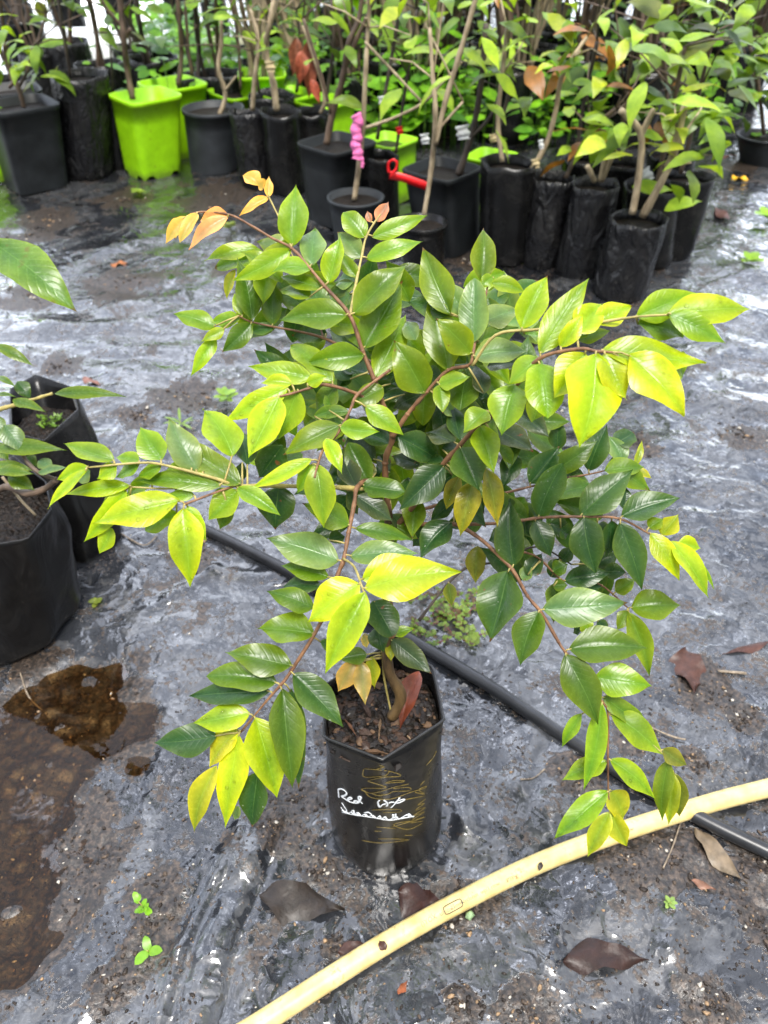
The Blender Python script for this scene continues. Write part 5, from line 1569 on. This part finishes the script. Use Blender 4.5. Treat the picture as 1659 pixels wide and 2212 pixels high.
# second row lime pots and bags that show between the front ones
for i, (kind, rim, rhw, base, bhw, mat, label, st, sm_) in enumerate([
    ('square', (520, 195), 78, (530, 325), 62, M_LIME, 'lime green pot behind the round grey pot', [[(520, 195, .006), (515, 100, .006), (500, 0, .005)]], M_BROWN),
    ('square', (622, 200), 74, (630, 330), 60, M_LIME, 'lime green pot behind the smooth black bag', [[(640, 200, .007), (650, 120, .006), (640, 20, .005)]], M_DARKSTEM),
    ('bag', (585, 205), 48, (600, 350), 46, M_OLDBAG, 'dull black bag in the second row behind the slim bag', [[(560, 200, .006), (545, 110, .006), (520, 0, .005)]], M_BROWN),
    ('square', (700, 215), 70, (708, 345), 58, M_LIME, 'lime green pot behind the dark square pot', [[(705, 210, .007), (720, 100, .007), (715, 0, .006)]], M_DARKSTEM),
    ('square', (838, 300), 66, (845, 425), 54, M_LIME, 'lime green pot behind the small pot with the ribbon', [[(815, 300, .007), (830, 210, .007), (850, 100, .006), (870, -20, .006)]], M_DARKSTEM),
    ('bag', (820, 335), 42, (822, 480), 40, M_BAG, 'black bag squeezed between the two dark square pots', [[(855, 330, .006), (865, 260, .005), (880, 160, .005), (900, 20, .005)]], M_DARKSTEM),
    ('square', (1062, 334), 60, (1066, 450), 54, M_LIME, 'lime green pot behind the wide black bag', [[(1065, 310, .007), (1100, 200, .007), (1120, 60, .006)]], M_DARKSTEM),
    ('bag', (1260, 340), 46, (1245, 490), 44, M_BAG, 'black bag in the second row behind the cut stubs', [[(1245, 335, .007), (1260, 230, .006), (1290, 90, .006)]], M_DARKSTEM),
    ('bag', (1345, 350), 48, (1330, 500), 46, M_BAG, 'black bag in the second row behind the leaning bag', [[(1340, 345, .007), (1350, 220, .006), (1370, 90, .006)]], M_BROWN),
    ('bag', (1450, 330), 50, (1440, 470), 46, M_BAG, 'black bag in the second row near the path', [[(1450, 325, .007), (1440, 200, .006), (1430, 60, .006)]], M_BROWN)]):
    right = rim[0] / 1659
    front('potted_sapling', kind, rim, rhw, base, bhw, R(40 + i * 3), mat, label, stems=st, stem_mat=sm_, pal=['md', 'dk', 'lt', 'md', 'dk', 'lt', 'or'] if right > .6 else ['md', 'lt', 'dk'], nleaf=int(6 + 16 * right ** 2), seed=60 + i, ln=(.07, .13), spread=.10 + .04 * right, group='second row of nursery plants')

# deeper rows: plants built once per kind, then copied with their parts
def make_back(kind, seed, pal, nleaf, h, nst, leafz, mat=M_OLDBAG, stem_mat=M_BROWN, spread=.13):
    rg = random.Random(seed)
    root = bpy.data.objects.new('potted_sapling', None)
    COL.objects.link(root)
    b, t = Vector((0, 0, 0)), Vector((rg.uniform(-.03, .03), rg.uniform(-.02, .02), .26))
    if kind == 'bag':
        make_bag(root, b, t, .095, .10, seed, mat)
    else:
        make_pot(root, 'square', b, t, .085, .12, rg.uniform(0, 1.5), M_LIME)
    sb, fb = MB(), MB()
    tips = []
    for k in range(nst):
        p = Vector((rg.uniform(-.03, .03), rg.uniform(-.03, .03), .22))
        path = [(p, rg.uniform(.0065, .012))]
        d = Vector((rg.uniform(-.25, .25), rg.uniform(-.2, .2), 1))
        q = p
        for s in range(4):
            q = q + d * (h / 4) + Vector((rg.uniform(-.04, .04), rg.uniform(-.04, .04), 0))
            path.append((q, max(.002, path[-1][1] * .85)))
            if q.z > leafz:
                tips.append(q)
        tube(sb, smooth_path(path, 4), 6, knob=.3)
        for s in range(2):
            j = rg.choice([2, 3])
            e = path[j][0] + Vector((rg.uniform(-.16, .16), rg.uniform(-.12, .12), rg.uniform(.04, .18)))
            tube(sb, [(path[j][0], path[j][1] * .6), (e, .002)], 5)
            if e.z > leafz - .05:
                tips.append(e)
    sb.build('stem', stem_mat, root)
    crown(fb, tips or [q], nleaf, rg, pal, (.07, .14), spread, .26)
    fb.build('foliage', M_BACKLEAF, root)
    return root
PROTO = {
 'sparse': [make_back('bag', 101, ['dk', 'ol', 'md'], 22, .7, 3, .62, stem_mat=M_DARKSTEM, spread=.08), make_back('bag', 102, ['md', 'dk'], 24, .7, 3, .62, stem_mat=M_BROWN, spread=.08), make_back('bag', 103, ['dk', 'or', 'md'], 24, .7, 4, .62, M_BAG, M_DARKSTEM, .08)],
 'green': [make_back('lime', 104, ['md', 'lt', 'dk'], 22, .75, 4, .58, M_OLDBAG, M_PALE), make_back('bag', 105, ['lt', 'md'], 24, .75, 5, .58, M_BAG, M_PALE), make_back('bag', 106, ['md', 'md', 'dk'], 24, .75, 5, .58, M_OLDBAG, M_BROWN)],
 'lush': [make_back('bag', 107, ['lt', 'md', 'dk', 'md', 'lt', 'md', 'lt', 'or'], 44, .7, 5, .46, M_BAG, M_BROWN, .15), make_back('bag', 108, ['lt', 'yl', 'md', 'dk', 'lt'], 46, .7, 5, .46, M_OLDBAG, M_PALE, .15), make_back('bag', 109, ['md', 'dk', 'lt', 'dk', 'ol'], 44, .7, 5, .46, M_BAG, M_BROWN, .15)]}
used = set()
def place_copy(root, loc, rz, sc, label, group):
    if root.name not in used:
        used.add(root.name)
        r = root
    else:
        r = root.copy()
        COL.objects.link(r)
        for ch in root.children:
            c = ch.copy()
            COL.objects.link(c)
            c.parent = r
    r.location = loc
    r.rotation_euler = (0, 0, rz)
    r.scale = (sc, sc, sc)
    tag(r, label, 'potted plant', group)
COLS = [(20, 'the charcoal pot'), (150, 'the tall creased bag'), (290, 'the front lime pot'), (400, 'the rear lime pot'), (480, 'the round grey pot'), (570, 'the slim bag'), (650, 'the smooth bag'), (740, 'the dark square pot'), (820, 'the pink ribbon'),
        (915, 'the peeling brown stem'), (1000, 'the red strap'), (1095, 'the wide black bag'), (1190, 'the slanting dusty bag'), (1290, 'the cut stubs'), (1375, 'the leaning bag'), (1460, 'the end bag'), (1560, 'the open path'), (1650, 'the dark pot across the path')]
ROWS = [(3.75, 'third'), (4.2, 'fourth'), (4.7, 'fifth'), (5.3, 'sixth'), (6.0, 'seventh')]
rg = random.Random(77)
for Y, rname in ROWS:
    for px, what in COLS:
        if px < 560 and Y > 4.1 and Y < 5.6 and px > 60 and not (px < 400 and Y < 4.5):
            continue
        p = CAM + ray(px, 60) * (Y / ray(px, 60).y)
        kind = 'sparse' if px < 520 else ('green' if px < 950 else 'lush')
        if px > 1540 and Y < 4.0:
            continue
        adj = {'sparse': 'dark leggy', 'green': 'fresh green', 'lush': 'bushy mixed-colour'}[kind]
        place_copy(rg.choice(PROTO[kind]), (p.x + rg.uniform(-.07, .07), Y + rg.uniform(-.12, .12), 0), rg.uniform(0, 6.28), rg.uniform(.9, 1.15),
                   adj + ' sapling, %s row back, in line behind %s' % (rname, what), 'deeper rows of nursery saplings')

# low weeds that grow between the rows
wb = MB()
rg = random.Random(9)
for i in range(7000):
    px = rg.choice([rg.uniform(250, 1250), rg.uniform(250, 1000), rg.uniform(60, 1659)])
    Y = rg.uniform(3.45, 5.4)
    p = CAM + ray(px, 60) * (Y / ray(px, 60).y)
    dens = noise.noise(Vector((p.x * 2.2, p.y * 2.2, 3)))
    if dens < -.12:
        continue
    hz = abs(rg.gauss(0, .14)) + .03 + max(0, dens) * .14
    if px < 300:
        hz *= .6
    p = Vector((p.x, Y, hz))
    a = rg.uniform(0, 6.28)
    L_ = rg.choice([rg.uniform(.025, .05), rg.uniform(.05, .10)])
    f = rg.uniform(.6, 1.35)
    c = (.16 * f, .37 * f, .018 * f, 1) if rg.random() < .72 else (.08 * f, .22 * f, .025, 1)
    add_leaf(wb, p, p + Vector((math.cos(a) * L_, math.sin(a) * L_, rg.uniform(-.3, .5) * L_)), L_ * .32, Vector((rg.uniform(-.4, .4), -.4, 1)), c, fold=.2, us=[0, .12, .35, .65, 1], nv=1, seed=i, prof=ROUND)
    if i % 4 == 0:
        tube(wb, [(Vector((p.x, p.y, 0)), .002), (p, .0012)], 4, 0, (.10, .22, .03, 1))
o = wb.build('weeds', M_BACKLEAF)
tag(o, 'bright green weeds crowding the gaps between the nursery rows', kind='stuff')

# far screen of dark shrubs past the last row
def shrub(x, y, h, n, seed, label):
    rg = random.Random(seed)
    root = empty('shrub', (x, y, 0), label, 'shrub', 'shrubs past the last nursery row')
    sb, fb = MB(), MB()
    for k in range(5):
        tube(sb, smooth_path([(Vector((x + rg.uniform(-.1, .1), y + rg.uniform(-.1, .1), -.01)), .012), (Vector((x + rg.uniform(-.3, .3), y + rg.uniform(-.2, .2), h * .5)), .009), (Vector((x + rg.uniform(-.5, .5), y + rg.uniform(-.3, .3), h)), .004)], 4), 6)
    for i in range(n):
        p = Vector((x + rg.gauss(0, .38), y + rg.gauss(0, .28), rg.uniform(.05, h)))
        a = rg.uniform(0, 6.28)
        bleaf(fb, p, Vector((math.cos(a), math.sin(a), rg.uniform(-.9, .3))).normalized(), rg.uniform(.10, .18), rg.uniform(.022, .036), BL[rg.choice(['dk', 'dk', 'md', 'ol'])], rg.randrange(10 ** 6))
    sb.build('stem', M_DARKSTEM, root)
    fb.build('foliage', M_BACKLEAF, root)
for i in range(9):
    shrub(-3.6 + i * .9, 7.2 + .25 * (i % 3), 1.15 + .15 * (i % 2), 260, 300 + i, 'dark green shrub past the last row, in line behind ' + ['the charcoal pot', 'the tall creased bag', 'the lime pots', 'the round grey pot', 'the ribbon', 'the red strap', 'the cut stubs', 'the end bag', 'the open path'][i])

# white sacks and pale bags at the back
M_SACK = simple('white_sack', (.68, .70, .70), .4, .12, 9, .5, .02)
M_CREAM = simple('cream_bag', (.68, .64, .48), .5, .12, 9, .4, .02)
def sack(px, py, wpx, hpx, Y, mat, label, name, cat, seed, fl=.6):
    b = PY(px, py, Y)
    b.z = max(b.z, 0)
    wd = msize(wpx, b) / 2
    ht = msize(hpx, b)
    mb = MB()
    rings = []
    rg = random.Random(seed)
    for t in (0, .08, .25, .5, .75, .92, 1.0):
        k = {0: .85, .08: 1, .25: 1.02, .5: 1, .75: .93, .92: .75, 1.0: .45}[t]
        ring = []
        for i in range(28):
            a = 6.2832 * i / 28
            q = wd * k * (1 + .16 * noise.noise(Vector((math.cos(a) * 2 + seed, math.sin(a) * 2, t * 3))))
            ring.append(Vector((b.x + math.cos(a) * q, Y + math.sin(a) * q * fl, ht * t + .02 * noise.noise(Vector((a, t * 4, seed))) * (t > 0))))
        rings.append(ring)
    loft(mb, rings)
    o = mb.build(name, mat)
    set_origin(o, (b.x, Y, 0))
    tag(o, label, cat)
sack(165, 130, 260, 82, 5.0, M_SACK, 'large white plastic sack on the ground behind the creased bag', 'white_sack', 'sack', 3)
sack(285, 118, 95, 70, 5.15, M_SACK, 'smaller crumpled white sack behind the lime pot', 'white_sack', 'sack', 5)
sack(455, 92, 26, 75, 5.1, M_CREAM, 'tall cream bag standing behind the round grey pot', 'cream_bag', 'bag', 7, 1)
sack(484, 95, 24, 62, 5.0, M_CREAM, 'short cream bag next to the tall cream one', 'cream_bag', 'bag', 8, 1)
sack(528, 100, 30, 70, 5.05, M_CREAM, 'cream bag with a crumpled top behind the slim bag', 'cream_bag', 'bag', 9, 1)

# ------------------------------------------------------------------ tags and ribbons
M_PINK = simple('pink_ribbon', (.98, .22, .52), .4, .15, 60, .2)
M_RED = simple('red_strap', (.72, .008, .012), .35, .15, 60, .1)
M_TAG = simple('white_tag', (.78, .80, .80), .4, .05, 60, 0)
M_BUFF = simple('buff_tape', (.62, .50, .28), .5, .1, 60, 0)
def ribbon(name, pts, wpx, Y, mat, label, cat, twist=.6, group=None, thick=.0012):
    """a band through (px, py) in the plane Y, twisting a little"""
    mb = MB()
    n = len(pts)
    base = 0
    sp = smooth_path([(PY(x, y, Y), 1) for x, y in pts], 5)
    wv = msize(wpx, sp[0][0]) / 2
    rows = []
    for i, (p, _) in enumerate(sp):
        t = (sp[min(i + 1, len(sp) - 1)][0] - sp[max(i - 1, 0)][0]).normalized()
        a = math.sin(i * .55) * twist
        s = t.cross(Vector((0, -1, 0))).normalized()
        s = s * math.cos(a) + Vector((0, -1, 0)) * math.sin(a)
        nn = t.cross(s)
        ww = wv * (1 + .25 * min(1, twist * 2) * math.sin(i * 1.3))
        rows.append([p + s * ww - nn * thick, p + s * ww + nn * thick, p - s * ww + nn * thick, p - s * ww - nn * thick])
    for r in rows:
        mb.v.extend(r)
    for i in range(len(rows) - 1):
        for k in range(4):
            a, b = i * 4 + k, i * 4 + (k + 1) % 4
            mb.face([a, b, b + 4, a + 4])
    mb.face([0, 1, 2, 3][::-1])
    mb.face([len(rows) * 4 - 4 + k for k in range(4)])
    o = mb.build(name, mat)
    set_origin(o, sp[0][0])
    return tag(o, label, cat, group)
Yr = FRONT[10][1].y - .03
ribbon('plant_ribbon', [(768, 247), (774, 262), (768, 278), (772, 298), (768, 312), (773, 330), (771, 345)], 22, Yr, M_PINK, 'bright pink ribbon tied to the thin stem in the small grey pot', 'ribbon', .22)
ribbon('plant_ribbon', [(782, 340), (783, 352), (782, 362)], 7, Yr, M_PINK, 'short pink ribbon tail hanging below the knot', 'ribbon', .3)
Ys = FRONT[11][1].y - .14
ribbon('plant_strap', [(842, 378), (870, 384), (905, 396), (922, 402)], 17, Ys, M_RED, 'flat red strap across the face of the dark square pot', 'strap', .0)
ribbon('plant_clip', [(840, 374), (839, 354), (848, 346), (857, 350), (855, 366), (844, 375)], 5, Ys - .01, M_RED, 'red plastic clip loop at the end of the strap', 'clip', .25)
def row_y(words_):
    return next(b_.y for r_, b_ in FRONT if words_ in r_['label'])
for (x, y, wd, ht, at_, mat, lab) in [(825, 220, 13, 24, 'behind the small pot with the ribbon', M_TAG, 'narrow white plant tag on the dark stem above the ribbon'), (1000, 286, 27, 30, 'crossed by a red strap', M_TAG, 'square white plant tag wrapped on the stem in the strapped pot'),
                                  (918, 300, 18, 22, 'squeezed between', M_TAG, 'small white plant tag behind the peeling stem'), (1397, 378, 22, 24, 'tucked behind the leaning bag', M_TAG, 'tilted white plant tag behind the forked stem'),
                                  (863, 282, 14, 16, 'squeezed between', M_RED, 'tiny red plant tag above the red clip'), (1169, 312, 10, 20, 'orange-leaved', M_TAG, 'thin white plant tag on the slanted pale stem'),
                                  (1311, 328, 22, 28, 'short cut stubs, left', M_BUFF, 'buff tape wrapped round the cut stubs'), (1485, 343, 14, 22, 'end bag of the front row', M_BUFF, 'buff grafting tape on the stem of the end bag'), (1157, 353, 16, 20, 'orange-leaved', M_BUFF, 'buff tape at the foot of the slanted pale stem'),
                                  (584, 144, 20, 24, 'smooth black bag holding', M_BUFF, 'pale grafting tape on the stem in the smooth bag'), (1066, 298, 16, 16, 'behind the wide black bag', M_BUFF, 'buff tape on a dark stem behind the wide bag')]:
    Y = row_y(at_) - .03
    a = .25 if 'tilted' in lab else .06
    ribbon('plant_tag', [(x - ht * a, y - ht / 2), (x, y), (x + ht * a, y + ht / 2)], wd, Y, mat, lab, 'plant tag', .35, 'plant tags')
# one big pale leaf and hanging dead leaves among the stems
b = MB()
for i, (x, y, x2, y2, wd) in enumerate([(640, 80, 632, 165, 15), (665, 85, 668, 215, 18), (652, 110, 648, 185, 16), (672, 170, 690, 225, 10)]):
    p, q = PY(x, y, 3.15 - .02 * i), PY(x2, y2, 3.13 - .02 * i)
    add_leaf(b, p, q, msize(wd, p), Vector((.3, -1, .2)), (.20 + .04 * i, .07, .035, 1), fold=.6, arch=.06, wave=.2, seed=i + 70)
o = b.build('dead_leaf', M_DEAD)
set_origin(o, PY(655, 80, 3.15))
tag(o, 'cluster of withered brown leaves hanging behind the dark square pot', 'dead leaf', 'dead leaves')
def big_leaf(pts, wd, Y, c, lab):
    b = MB()
    p, q = PY(*pts[0], Y), PY(*pts[1], Y - .03)
    add_leaf(b, p, q, msize(wd, p), Vector((.1, -.7, 1)), (*c, 1), fold=.3, arch=.14, seed=int(wd), nv=4)
    o = b.build('leaf', M_BACKLEAF, FRONT[10][0])
    return o
big_leaf([(1000, 132), (1122, 146)], 24, FRONT[10][1].y, (.32, .42, .08), '')
big_leaf([(785, 232), (705, 222)], 16, FRONT[10][1].y, (.14, .22, .02), '')
